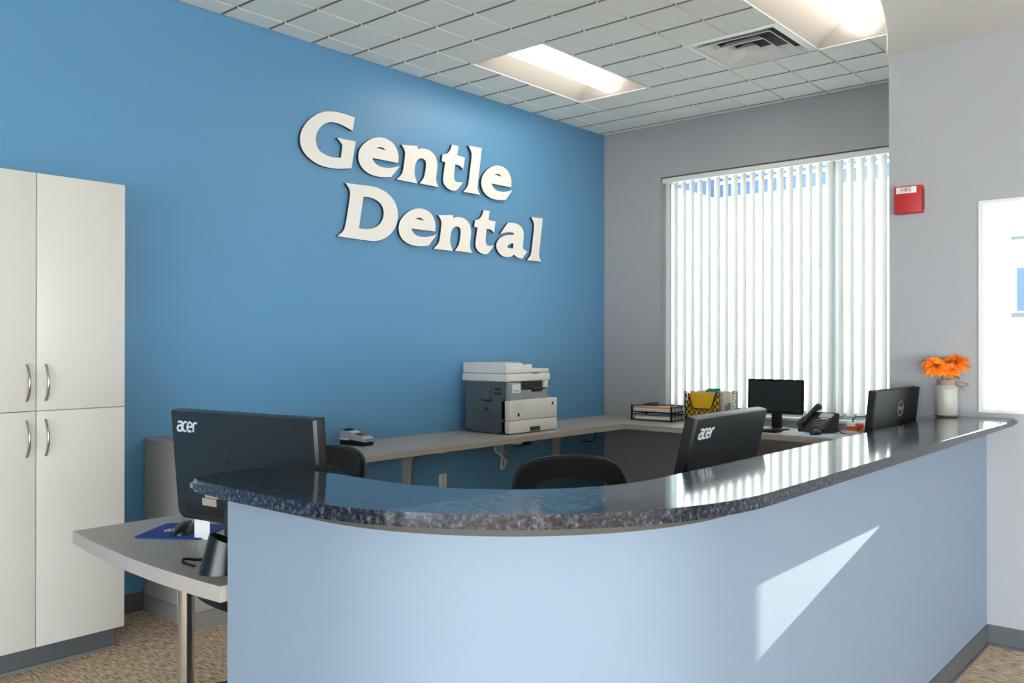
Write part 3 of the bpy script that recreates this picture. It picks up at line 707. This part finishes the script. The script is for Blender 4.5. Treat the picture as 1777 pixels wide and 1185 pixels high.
for x0, z0 in ((0.085, 0.122), (0.465, 0.185)): part('badge', PRD, p, (x0, x0+0.018, -0.4395, -0.437, z0, z0+0.022))
part('cover_panel', mat('printer_panel', (214, 211, 206), 0.5), p, (0.045, 0.155, -0.4392, -0.437, 0.150, 0.222))
bm = BM(); prism(bm, [(-0.40, 0.235), (-0.437, 0.235), (-0.430, 0.355), (-0.40, 0.362)], 0.004, 0.135, 'x', bev=0.004); cp = obj('control_panel', bm, PRL, p, smooth=40)
bm = BM(); prism(bm, [(-0.4365, 0.285), (-0.4385, 0.285), (-0.4345, 0.345), (-0.4325, 0.345)], 0.03, 0.115, 'x'); sc_ = obj('touch_screen', bm, mat('lcd', (222, 226, 226), 0.3), cp)
for k in range(3): part('key', PRD, sc_, (0.045+k*0.02, 0.057+k*0.02, -0.4395, -0.437, 0.300-k*0.004, 0.306-k*0.004))
part('scanner_base', PRW, p, (-0.015, 0.46, -0.43, 0.0, 0.362, 0.418), bev=0.010)
bm = BM(); prism(bm, [(-0.012, 0.421), (0.455, 0.421), (0.455, 0.448), (0.19, 0.452), (0.15, 0.492), (-0.012, 0.492)], -0.425, -0.005, 'y', bev=0.007); obj('feeder_lid', bm, PRW, p, smooth=40)
bm = BM(); prism(bm, [(0.17, 0.462), (0.33, 0.480), (0.34, 0.472), (0.34, 0.450), (0.17, 0.450)], -0.36, -0.07, 'y', bev=0.003); obj('feed_tray', bm, PRW, p, smooth=40)
bm = BM(); prism(bm, [(0.15, 0.490), (0.26, 0.500), (0.27, 0.494), (0.17, 0.478)], -0.30, -0.09, 'y'); obj('tray_guide', bm, PRL, p)
part('scanner_latch', PRD, p, (0.26, 0.32, -0.4315, -0.42, 0.414, 0.419))
part('brand_plate', mat('plate_white', (240, 240, 238), 0.4), p, (0.04, 0.10, -0.4262, -0.424, 0.452, 0.462))
part('side_handle', PRG, p, (-0.012, 0.004, -0.265, -0.195, 0.235, 0.330), bev=0.004)
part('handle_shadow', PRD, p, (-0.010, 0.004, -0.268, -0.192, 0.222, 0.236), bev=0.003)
for z0 in (0.272, 0.302): part('side_slot', PRD, p, (-0.0025, 0.004, -0.360, -0.300, z0, z0+0.016))
part('side_door', mat('printer_grey_door', (80, 88, 94), 0.5), p, (-0.003, 0.004, -0.345, -0.105, 0.02, 0.162))
bm = BM(); cyl(bm, 0.014, 0, 0.006, 16); bmesh.ops.transform(bm, matrix=Matrix.Translation((-0.004, -0.225, 0.168)) @ Matrix.Rotation(PI/2, 4, 'Y'), verts=bm.verts[:]); obj('door_catch', bm, PRD, p)
for y0 in (-0.40, -0.09): part('foot_slot', PRD, p, (-0.003, 0.004, y0, y0+0.06, 0.010, 0.022))
for sx in (0.04, 0.47):
    for sy in (-0.38, -0.06): part('foot', BLACKM, p, (sx, sx+0.03, sy, sy+0.03, 0.0, 0.008))

# card terminal
ct = thing('card_terminal', 'grey card payment terminal with coloured keys on the wall desk', 'card terminal', (3.47, 4.25, PZ), 0.06)
bm = BM(); bx(bm, -0.045, 0.045, -0.105, 0.105, 0.0, 0.028, bev=0.005); obj('base', bm, BLACKM, ct, smooth=40)
bm = BM(); prism(bm, [(-0.108, 0.026), (-0.108, 0.046), (-0.09, 0.056), (0.03, 0.080), (0.09, 0.088), (0.108, 0.080), (0.108, 0.045), (0.02, 0.036)], -0.047, 0.047, 'x', bev=0.006); obj('body', bm, mat('terminal_grey', (176, 184, 192), 0.4), ct, smooth=40)
def onslope(bm, x0, x1, y0, y1, h):
    for vv in bx(bm, x0, x1, y0, y1, 0, h): vv.co.z += 0.062+(vv.co.y+0.06)*0.2
bm = BM(); onslope(bm, -0.033, 0.033, 0.0, 0.035, 0.003); obj('display', bm, mat('lcd_pale', (226, 224, 200), 0.3), ct)
bm = BM(); onslope(bm, -0.032, 0.032, -0.075, -0.015, 0.002); kp = obj('keypad', bm, PRD, ct)
for k, cmat in enumerate((mat('key_red', (200, 40, 30), 0.5), mat('key_yellow', (236, 180, 30), 0.5), mat('key_green', (60, 150, 60), 0.5))):
    bm = BM(); onslope(bm, -0.028+k*0.02, -0.012+k*0.02, -0.074, -0.062, 0.005); obj('key', bm, cmat, kp)
part('printer_roll', BLACKM, ct, (-0.03, 0.03, 0.055, 0.095, 0.084, 0.094), bev=0.004)
part('front_slot', PRD, ct, (-0.033, 0.033, -0.1095, -0.106, 0.034, 0.039))
part('side_label', PAPER, ct, (-0.0485, -0.044, 0.02, 0.10, 0.030, 0.042))

# cables, power box and socket under the wall desk
pb = thing('power_box', 'black power adapter fixed under the wall desk below the printer', 'adapter', (4.945, 4.16, 0.628))
part('case', BLACKM, pb, (-0.07, 0.07, -0.035, 0.035, 0.0, 0.062), bev=0.005); part('plug', BLACKP, pb, (0.07, 0.16, -0.02, 0.02, 0.03, 0.086), bev=0.004)
bm = BM()
for k in range(4):
    q = k*0.006
    tube(bm, smooth_path([(4.74+q, 4.3, 0.712), (4.76+q, 4.28, 0.66), (4.78-q*1.5, 4.26, 0.60), (4.82, 4.25, 0.555), (4.85+q*2, 4.25, 0.51), (4.86-q*2, 4.25, 0.46), (4.83-q, 4.25, 0.475), (4.82, 4.25, 0.555), (4.79+q*3, 4.25, 0.62), (4.77+q, 4.26, 0.68)], 5), 0.0035, 6)
tube(bm, smooth_path([(4.82, 4.25, 0.555), (4.90, 4.26, 0.58), (4.97, 4.27, 0.62)], 5), 0.0035, 6)
o = obj('cable_bundle', bm, CABLE, smooth=60); tag(o, 'white coiled cable tied in a bundle hanging under the wall desk', 'cable')
sk = thing('wall_socket', 'white socket plate on the blue wall under the desk', 'socket', (4.37, YB, 0.40))
part('plate', TRIMW, sk, (-0.036, 0.036, -0.008, 0, -0.058, 0.058), bev=0.002); part('outlet', mat('socket_white', (206, 208, 206), 0.5), sk, (-0.017, 0.017, -0.010, -0.007, -0.045, -0.008), (-0.017, 0.017, -0.010, -0.007, 0.008, 0.045))
bm = BM(); tube(bm, smooth_path([(5.98, 4.36, 0.713), (6.10, 4.34, 0.66), (6.14, 4.34, 0.60), (6.08, 4.34, 0.55), (5.98, 4.36, 0.56)], 6), 0.006, 8); o = obj('cable_loop', bm, mat('cable_blue', (30, 70, 110), 0.5), smooth=60); tag(o, 'dark blue cable looping below the desk in the far corner', 'cable')

# ------------------------------------------------------------------ things on the low desk, left
DZ = 0.750
ang = math.atan2(2.784-2.894, 1.371-1.548)
bm = BM(); prism(bm, [(-0.10, -0.115), (0.10, -0.115), (0.115, -0.10), (0.115, 0.10), (0.10, 0.115), (-0.10, 0.115), (-0.115, 0.10), (-0.115, -0.10)], 0, 0.004, bev=0.001)
mpd = thing('mouse_pad', 'dark blue mouse pad on the free end of the grey desk', 'mouse pad', (1.495, 2.725, DZ), math.radians(35)); obj('pad', bm, PADB, mpd)
bm = BM()
ribbon(bm, arc2(0, 0, 0.022, 0.012, 20, 340, 14), 0.004, 0, 0.0006); ribbon(bm, [(-0.010, 0), (0.010, 0.0)], 0.004, 0, 0.0006)
bmesh.ops.transform(bm, matrix=Matrix.Translation((0.0, 0.05, 0.0046)) @ Matrix.Rotation(-PI/2, 4, 'X'), verts=bm.verts[:]); obj('print', bm, PAPER, mpd)
def mouse(label, loc, rot, m):
    t = thing('computer_mouse', label, 'mouse', loc, rot, 'computer mice')
    bm = BM(); n, k2 = 12, 12; rows = []
    for i in range(n+1):
        v = i/n; yy = -0.055+0.11*v; wd = 0.033*(math.sin(PI*min(1, max(0.0, v*0.94+0.03)))**0.45); hh = 0.036*(math.sin(PI*min(1, v*0.9+0.07))**0.7)
        rows.append([bm.verts.new((wd*math.cos(PI*j/k2), yy, max(0.0, hh*math.sin(PI*j/k2)**0.8))) for j in range(k2+1)])
    for a, c in zip(rows, rows[1:]):
        for j in range(k2): bm.faces.new((a[j], a[j+1], c[j+1], c[j]))
        bm.faces.new((a[0], c[0], c[k2], a[k2]))
    bm.faces.new(rows[0]); bm.faces.new(rows[-1][::-1]); obj('shell', bm, m, t, smooth=60)
    bm = BM(); vs = cyl(bm, 0.008, -0.004, 0.004, 14); bmesh.ops.transform(bm, matrix=Matrix.Translation((0, -0.030, 0.026)) @ Matrix.Rotation(PI/2, 4, 'Y'), verts=bm.verts[:]); obj('wheel', bm, BLACKM, t)
    return t
mouse('black computer mouse lying on the dark blue mouse pad', (1.482, 2.690, DZ+0.0045), math.radians(125), BLACKG)
nt_ = thing('paper_tag', 'small white paper card leaning below the left monitor', 'card', (1.475, 2.575, DZ), math.radians(-70)); part('card', PAPER, nt_, (-0.03, 0.03, 0.0, 0.002, 0.0, 0.062))
# slanted black holder
hd = thing('pen_holder', 'glossy black slant-topped holder at the end of the counter wall', 'holder', (1.298, 2.165, DZ), math.radians(-40))
bm = BM(); n = 24; lo = []; hi = []; hi2 = []; lo2 = []
for k in range(n):
    a = 2*PI*k/n; lo.append(bm.verts.new((0.060*math.cos(a), 0.050*math.sin(a), 0)))
    xx, yy = 0.044*math.cos(a), 0.036*math.sin(a); hi.append(bm.verts.new((xx+0.012, yy, 0.088+0.40*(-xx))))
    xx, yy = 0.041*math.cos(a), 0.033*math.sin(a); hi2.append(bm.verts.new((xx+0.012, yy, 0.088-0.45*(xx)))); lo2.append(bm.verts.new((xx+0.01, yy, 0.02)))
for k in range(n):
    j = (k+1) % n; bm.faces.new((lo[k], lo[j], hi[j], hi[k])); bm.faces.new((hi[k], hi[j], hi2[j], hi2[k])); bm.faces.new((hi2[k], hi2[j], lo2[j], lo2[k]))
bm.faces.new(lo[::-1]); bm.faces.new(lo2); obj('cup', bm, BLACKG, hd, smooth=40)
bm = BM(); tube(bm, smooth_path([(1.275, 2.265, DZ+0.004), (1.262, 2.300, DZ+0.010), (1.280, 2.330, DZ+0.012), (1.31, 2.325, DZ+0.006), (1.345, 2.29, DZ+0.004)], 6), 0.004, 8); o = obj('cord', bm, BLACKM, smooth=60); tag(o, 'short black cord loop on the desk behind the black holder', 'cord')

# ------------------------------------------------------------------ things on the far desk
FZ = 0.754
# letter tray
lt = thing('letter_tray', 'two-tier black wire letter tray by the window edge', 'letter tray', (6.21, 3.765, FZ))
def wire_box(bm, x0, x1, y0, y1, z0, z1, r=0.004):
    for z in (z0, z1): tube(bm, [(x0, y0, z), (x1, y0, z), (x1, y1, z), (x0, y1, z)], r, 6, closed=True)
for s in (0, 1):
    z = 0.006+s*0.066
    bm = BM()
    tube(bm, [(-0.11, -0.185, z), (0.12, -0.185, z), (0.12, 0.185, z), (-0.11, 0.185, z)], 0.0045, 6, closed=True)
    tube(bm, [(-0.11, -0.185, z), (-0.11, -0.185, z+0.044), (0.12, -0.185, z+0.044), (0.12, 0.185, z+0.044), (-0.11, 0.185, z+0.044), (-0.11, 0.185, z)], 0.0045, 6)
    for k in range(4): tube(bm, [(-0.05+k*0.05, -0.185, z), (-0.05+k*0.05, -0.185, z+0.044)], 0.0035, 6); tube(bm, [(-0.05+k*0.05, 0.185, z), (-0.05+k*0.05, 0.185, z+0.044)], 0.0035, 6)
    for k in range(9): tube(bm, [(-0.11, -0.16+k*0.04, z), (0.12, -0.16+k*0.04, z)], 0.002, 5)
    obj('tier', bm, BLACKM, lt)
for sx in (-0.11, 0.12):
    for sy in (-0.185, 0.185): part('corner_post', BLACKM, lt, (sx-0.006, sx+0.006, sy-0.006, sy+0.006, 0, 0.125))
def stack(name, label, loc, sx, sy, h, mats, rot=0.0, cat='papers'):
    t = thing(name, label, cat, loc, rot)
    n = len(mats)
    for k, mm in enumerate(mats):
        j = random.uniform(-0.008, 0.008); part('sheaf', mm, t, (-sx/2+j, sx/2+j, -sy/2-j, sy/2-j, h*k/n, h*(k+1)/n-0.0005))
    return t
stack('paper_stack', 'white papers in the lower tier of the letter tray', (6.215, 3.765, FZ+0.0108), 0.20, 0.33, 0.028, [PAPER, PAPER, mat('paper_grey', (206, 208, 212), 0.8)])
stack('paper_stack', 'white and peach papers in the upper tier of the letter tray', (6.215, 3.765, FZ+0.0768), 0.20, 0.34, 0.036, [PAPER, mat('paper_grey', (206, 208, 212), 0.8), PAPER, MANILA, PAPERO])
st = thing('stapler', 'black stapler lying on the upper papers of the letter tray', 'stapler', (6.25, 3.86, FZ+0.1132), 0.4)
bm = BM(); prism(bm, [(-0.06, 0), (0.06, 0), (0.06, 0.016), (0.0, 0.026), (-0.05, 0.030), (-0.06, 0.02)], -0.013, 0.013, 'x', bev=0.003); obj('arm', bm, BLACKP, st, smooth=40); part('foot', BLACKM, st, (-0.015, 0.015, -0.062, 0.062, 0.0, 0.005))

# file basket with hanging folders
BX0, BX1, BY0, BY1, BH = 6.04, 6.33, 3.128, 3.424, 0.252
fb = thing('file_basket', 'black lattice file basket packed with yellow folders', 'file basket', (BX0, BY0, FZ))
bw, bd = BY1-BY0, BX1-BX0
def lattice(bm, wd, ht, cut, flip):
    """flat lattice in (u, z) drawn as x=u, returned verts"""
    def inside(u, z):
        if not cut: return False
        zb, zt, ub, ut = cut
        if z < zb: return False
        h = ub+(ut-ub)*(z-zb)/(zt-zb); return h < u < wd-h
    def seg(pts):
        run = []
        for q in pts+[None]:
            ok = q is not None and 0 <= q[0] <= wd and 0 <= q[1] <= ht and not inside(*q)
            if ok: run.append(q)
            else:
                if len(run) > 1: ribbon(bm, [run[0], run[-1]], 0.006, 0, 0.003)
                run = []
    for s in (1, -1):
        for k in range(-8, 16):
            u0 = k*0.044
            seg([((u0+t*0.006*s) if s > 0 else (wd-u0-t*0.006), t*0.007) for t in range(0, 60)])
    ribbon(bm, [(0, 0), (0, ht)], 0.010, 0, 0.004); ribbon(bm, [(wd, 0), (wd, ht)], 0.010, 0, 0.004); ribbon(bm, [(0, 0.004), (wd, 0.004)], 0.010, 0, 0.004)
    if cut:
        zb, zt, ub, ut = cut
        ribbon(bm, [(0, ht), (ut, ht), (ub, zb+0.02), (ub+0.015, zb), (wd-ub-0.015, zb), (wd-ub, zb+0.02), (wd-ut, ht), (wd, ht)], 0.009, -0.001, 0.005)
    else: ribbon(bm, [(0, ht), (wd, ht)], 0.009, 0, 0.004)
for xx in (0.0, bd):
    bm = BM(); lattice(bm, bw, BH, (0.125, BH, 0.062, 0.028), False)
    bmesh.ops.transform(bm, matrix=Matrix.Translation((xx, 0, 0)) @ Matrix.Rotation(PI/2, 4, 'Z'), verts=bm.verts[:]); obj('lattice_panel', bm, BLACKM, fb)
for yy in (0.0, bw):
    bm = BM(); lattice(bm, bd, BH, (0.05, BH, 0.05, 0.03), False)
    bmesh.ops.transform(bm, matrix=Matrix.Translation((0, yy, 0)), verts=bm.verts[:]); obj('lattice_panel', bm, mat('side_white', (214, 214, 208), 0.5), fb, label='pale side panel with a wide opening')
part('bottom', BLACKM, fb, (0, bd, 0, bw, 0, 0.004))
FOLD = [('bright yellow folder filling the front of the file basket', YELLOW, 0.010, 0.248), ('manila folder just behind the yellow folder in the basket', MANILA, 0.050, 0.262), ('white folder in the middle of the file basket', PAPER, 0.100, 0.258),
        ('pale cream folder behind the white folder in the basket', mat('cream_card', (232, 218, 190), 0.8), 0.155, 0.262), ('white folder with green tabs at the back of the basket', PAPER, 0.215, 0.262)]
for k, (lab, mm, xo, hh) in enumerate(FOLD):
    f = thing('file_folder', lab, 'folder', (BX0+xo+0.012, BY0+bw/2, FZ+0.0045), 0, 'folders in the file basket')
    part('leaf', mm, f, (0, 0.006, -bw/2+0.012, bw/2-0.012, 0, hh-0.014), (0.012, 0.018, -bw/2+0.012, bw/2-0.012, 0, hh-0.012))
    part('sheets', PAPER, f, (0.0065, 0.0115, -bw/2+0.02, bw/2-0.02, 0, hh-0.022))
    if k in (1, 3, 4): part('tab', GREEN, f, (0, 0.003, -0.12+0.05*k*0.4, -0.02+0.05*k*0.4, hh-0.014, hh+0.006))
part('picture_card', mat('card_red', (190, 110, 100), 0.6), fb, (0.09, 0.13, -0.004, -0.001, 0.10, 0.16)); part('picture_card', GREEN, fb, (0.14, 0.17, -0.004, -0.001, 0.12, 0.17))

# tape dispenser between basket and far monitor
td = thing('tape_dispenser', 'grey tape dispenser between the file basket and the small monitor', 'tape dispenser', (6.22, 2.98, FZ), PI/2)
bm = BM(); prism(bm, [(-0.08, 0), (0.08, 0), (0.08, 0.05), (0.05, 0.085), (0.0, 0.115), (-0.04, 0.12), (-0.07, 0.095), (-0.08, 0.05)], -0.03, 0.03, 'y', bev=0.006); obj('body', bm, mat('dispenser_grey', (150, 152, 152), 0.5), td, smooth=40)
bm = BM(); vs = cyl(bm, 0.036, -0.032, 0.032, 24); bmesh.ops.transform(bm, matrix=Matrix.Translation((-0.02, 0, 0.075)) @ Matrix.Rotation(PI/2, 4, 'X'), verts=bm.verts[:]); obj('roll', bm, mat('roll_dark', (70, 72, 72), 0.5), td, smooth=40)

# keyboard, sheet, mouse with pad, phone
kb = thing('keyboard', 'slim black keyboard in front of the small monitor', 'keyboard', (5.90, 2.80, FZ), 0)
part('case', BLACKM, kb, (-0.06, 0.06, -0.20, 0.20, 0.0, 0.016), bev=0.003)
key = BM(); bx(key, -0.0075, 0.0075, -0.0105, 0.0105, 0.016, 0.021); key = mesh_of('key', key, BLACKP)
for r in range(5):
    for c in range(14): link('key', key, kb, (-0.042+r*0.021, -0.178+c*0.0275, 0))
o = thing('paper_sheet', 'loose white sheet on the desk between keyboard and phone', 'paper', (6.02, 2.535, FZ), 0.25); part('sheet', PAPER, o, (-0.11, 0.11, -0.075, 0.075, 0, 0.002))
o = thing('mouse_pad', 'pale blue mouse pad on the far desk edge before the phone', 'mouse pad', (5.885, 2.32, FZ), 0.1); bm = BM(); bx(bm, -0.10, 0.10, -0.12, 0.12, 0, 0.003, bev=0.001); obj('pad', bm, PADL, o)
mouse('grey-black computer mouse on the pale blue pad', (5.90, 2.335, FZ+0.0035), math.radians(80), BLACKP)
ph = thing('desk_phone', 'black desk phone with handset and grey display near the blind', 'telephone', (6.13, 2.405, FZ), -PI/2-0.22)
bm = BM(); prism(bm, [(-0.105, 0.0), (-0.105, 0.03), (0.075, 0.135), (0.10, 0.130), (0.08, 0.0)], -0.10, 0.105, 'x', bev=0.006); obj('body', bm, mat('phone_black', (44, 46, 48), 0.45), ph, smooth=40)
SL = math.atan2(0.105, 0.18)
PM = Matrix.Translation((0, -0.015, 0.0835)) @ Matrix.Rotation(SL, 4, 'X')
bm = BM(); bx(bm, -0.01, 0.09, 0.035, 0.085, 0.0, 0.004); bmesh.ops.transform(bm, matrix=PM, verts=bm.verts[:]); obj('display', bm, mat('phone_lcd', (186, 188, 176), 0.3), ph)
for r in range(5):
    for c in range(4):
        bm = BM(); bx(bm, 0.0+c*0.022, 0.016+c*0.022, -0.085+r*0.022, -0.071+r*0.022, 0, 0.004); bmesh.ops.transform(bm, matrix=PM, verts=bm.verts[:]); obj('key', bm, mat('phone_key', (98, 100, 100), 0.5), ph)
bm = BM(); bx(bm, 0.015, 0.075, 0.014, 0.027, 0, 0.004); bmesh.ops.transform(bm, matrix=PM, verts=bm.verts[:]); obj('label_strip', bm, PAPER, ph)
bm = BM(); tube(bm, smooth_path([(-0.070, -0.125, 0.045), (-0.070, -0.075, 0.082), (-0.070, 0.0, 0.118), (-0.070, 0.07, 0.158), (-0.070, 0.115, 0.172)], 4), [0.020, 0.025, 0.027, 0.027, 0.024, 0.022, 0.020, 0.020, 0.020, 0.020, 0.020, 0.020, 0.022, 0.024, 0.026, 0.025, 0.020], 12)
obj('handset', bm, BLACKP, ph, smooth=60)
bm = BM(); tube(bm, smooth_path([(0.10, 0.05, 0.03), (0.15, 0.03, 0.012), (0.19, 0.0, 0.006), (0.22, 0.04, 0.006)], 5), 0.004, 6); obj('line_cord', bm, BLACKM, ph, smooth=60)
# tray of stationery at the right end
ps = thing('stationery_tray', 'pale tray of stationery at the right end of the far desk', 'tray', (6.19, 2.045, FZ), 0.0)
part('tray_floor', mat('tray_pink', (214, 204, 196), 0.6), ps, (-0.16, 0.15, -0.16, 0.13, 0, 0.03), bev=0.004)
part('paper_pad', PAPER, ps, (0.0, 0.13, -0.15, 0.12, 0.03, 0.085), bev=0.002)
bm = BM(); tube(bm, smooth_path([(-0.02, 0.13, 0.03), (-0.02, 0.13, 0.10), (0.03, 0.10, 0.115), (0.04, -0.13, 0.115), (-0.02, -0.15, 0.10), (-0.02, -0.15, 0.03)], 5), 0.004, 6); obj('wire_rail', bm, BLACKM, ps, smooth=60)
ob = thing('card_box', 'small orange and white card box on the stationery tray', 'box', (6.08, 2.135, FZ+0.0305), 0.15)
part('box_body', ORED, ob, (-0.03, 0.03, -0.055, 0.045, 0, 0.05), bev=0.002); part('lid_label', PAPER, ob, (-0.031, 0.031, -0.01, 0.046, 0.03, 0.052))
bm = BM()
for s in (0, 1): tube(bm, [(6.035+0.022*math.cos(2*PI*k/16), 2.075-s*0.058+0.026*math.sin(2*PI*k/16), FZ+0.045+0.018*math.cos(2*PI*k/16)) for k in range(16)], 0.003, 6, closed=True)
tube(bm, [(6.045, 2.052, FZ+0.05), (6.045, 2.040, FZ+0.05)], 0.003, 6)
tube(bm, [(6.03, 2.10, FZ+0.05), (6.10, 2.115, FZ+0.034)], 0.003, 6)
o = obj('eyeglasses', bm, mat('glasses', (60, 56, 66), 0.3), smooth=60); tag(o, 'dark-framed eyeglasses beside the orange card box', 'glasses')

# ------------------------------------------------------------------ vase with flowers on the counter end
VX, VY, VZ = 4.372, 1.118, 1.040
va = thing('flower_vase', 'pale glazed jar with twine round its neck on the counter end', 'vase', (VX, VY, VZ))
bm = BM(); lathe(bm, [(0, 0.006), (0.046, 0.006), (0.049, 0.012), (0.049, 0.125), (0.046, 0.136), (0.036, 0.145), (0.034, 0.150), (0.034, 0.172), (0.030, 0.172), (0.030, 0.15), (0.040, 0.13), (0.043, 0.02), (0, 0.02)], 32); obj('jar', bm, JAR, va, smooth=50)
bm = BM(); lathe(bm, [(0, 0), (0.046, 0), (0.049, 0.003), (0.047, 0.010), (0, 0.010)], 32); obj('jar_foot', bm, JARB, va, smooth=40)
bm = BM()
for k in range(5): tube(bm, [(0.0365*math.cos(2*PI*j/20), 0.0365*math.sin(2*PI*j/20), 0.150+k*0.0048) for j in range(20)], 0.0028, 6, closed=True)
obj('twine', bm, TWINE, va, smooth=60)
bm = BM(); tube(bm, smooth_path([(0.02, -0.03, 0.155), (0.035, -0.06, 0.158), (0.04, -0.085, 0.150), (0.03, -0.055, 0.140), (0.02, -0.03, 0.155)], 5), 0.003, 6)
tube(bm, smooth_path([(0.02, -0.03, 0.155), (0.03, -0.05, 0.14), (0.04, -0.065, 0.125)], 5), 0.003, 6); obj('bow', bm, TWINE, va, smooth=60)
pb_ = BM(); n = 6; rows = []
for i in range(n+1):
    v = i/n; wd = 0.0125*math.sin(PI*(0.12+0.8*v))**0.7; rows.append([pb_.verts.new((s*wd, 0.006+0.052*v, 0.014*math.sin(v*2.0)-0.010*v*v+0.006*abs(s)*v)) for s in (-1, -0.5, 0, 0.5, 1)])
for a, c in zip(rows, rows[1:]):
    for j in range(4): pb_.faces.new((a[j], a[j+1], c[j+1], c[j]))
petal = mesh_of('petal', pb_, ORANGE, 60)
def flower(label, top, tilt, az, sc):
    f = thing('flower', label, 'flower', (VX, VY, VZ+0.03), 0, 'orange flowers in the vase')
    h = Vector(top)-Vector((VX, VY, VZ+0.03))
    bm = BM(); tube(bm, smooth_path([(0, 0, 0), (h.x*0.10, h.y*0.10, h.z*0.55), (h.x*0.6, h.y*0.6, h.z*0.85), tuple(h)], 5), 0.003, 6); obj('stem', bm, LEAF, f, smooth=60)
    RT = Matrix.Translation(h) @ Matrix.Rotation(az, 4, 'Z') @ Matrix.Rotation(tilt, 4, 'X') @ Matrix.Scale(sc, 4)
    for ring, (cnt, lift) in enumerate(((14, -0.45), (13, -0.05), (11, 0.35), (8, 0.8))):
        for k in range(cnt):
            o = link('petal', petal, f); o.matrix_local = RT @ Matrix.Rotation(2*PI*k/cnt+ring*0.4, 4, 'Z') @ Matrix.Rotation(lift+random.uniform(-.28, .28), 4, 'X') @ Matrix.Scale(1-0.13*ring, 4)
    bm = BM(); lathe(bm, [(0, -0.004), (0.010, 0), (0.012, 0.008), (0.006, 0.014), (0, 0.015)], 12); bmesh.ops.transform(bm, matrix=RT, verts=bm.verts[:]); obj('flower_centre', bm, JARB, f, smooth=60)
    for k in range(2):
        bm = BM(); Lq = 0.05; rows = [[bm.verts.new((s*0.016*math.sin(PI*v/5), Lq*v/5, -0.004*v)) for s in (-1, 0, 1)] for v in range(6)]
        for a, c in zip(rows, rows[1:]):
            for j in range(2): bm.faces.new((a[j], a[j+1], c[j+1], c[j]))
        bmesh.ops.remove_doubles(bm, verts=bm.verts[:], dist=1e-6)
        o = obj('leaf', bm, LEAF, f, smooth=60); o.matrix_local = Matrix.Translation(h*0.93) @ Matrix.Rotation(az+1.2+k*2.6, 4, 'Z') @ Matrix.Rotation(-0.2, 4, 'X')
flower('orange silk flower on the left of the vase, facing the room', (VX-0.045, VY+0.034, VZ+0.232), 0.75, math.radians(-50), 1.08)
flower('largest orange silk flower at the upper right of the vase', (VX+0.022, VY-0.030, VZ+0.248), 0.45, math.radians(-110), 1.18)
flower('low orange silk flower tucked at the front of the vase', (VX-0.020, VY-0.030, VZ+0.216), 1.0, math.radians(-60), 0.7)

# ------------------------------------------------------------------ fire alarm sounder
fa = thing('fire_alarm', 'red fire alarm box with white lettered strip on the grey wall', 'fire alarm', (XA, 1.300, 2.069))
part('box_body', RED, fa, (-0.045, 0.0, -0.063, 0.063, -0.066, 0.066), bev=0.004)
part('side_grille', mat('alarm_dark', (120, 36, 40), 0.5), fa, (-0.042, -0.004, -0.0645, -0.062, -0.05, 0.05))
pl = part('strobe_plate', ALARMW, fa, (-0.049, -0.044, -0.040, 0.052, 0.030, 0.060), bev=0.001)
me = text_mesh('FIRE', 0.028, 0.0005, mat('alarm_letter', (150, 60, 60), 0.5), 'lettering'); me.transform(Matrix.Translation((-0.0495, 0.006, 0.045)) @ Matrix.Rotation(-PI/2, 4, 'Z') @ Matrix.Rotation(PI/2, 4, 'X')); link('lettering', me, pl)
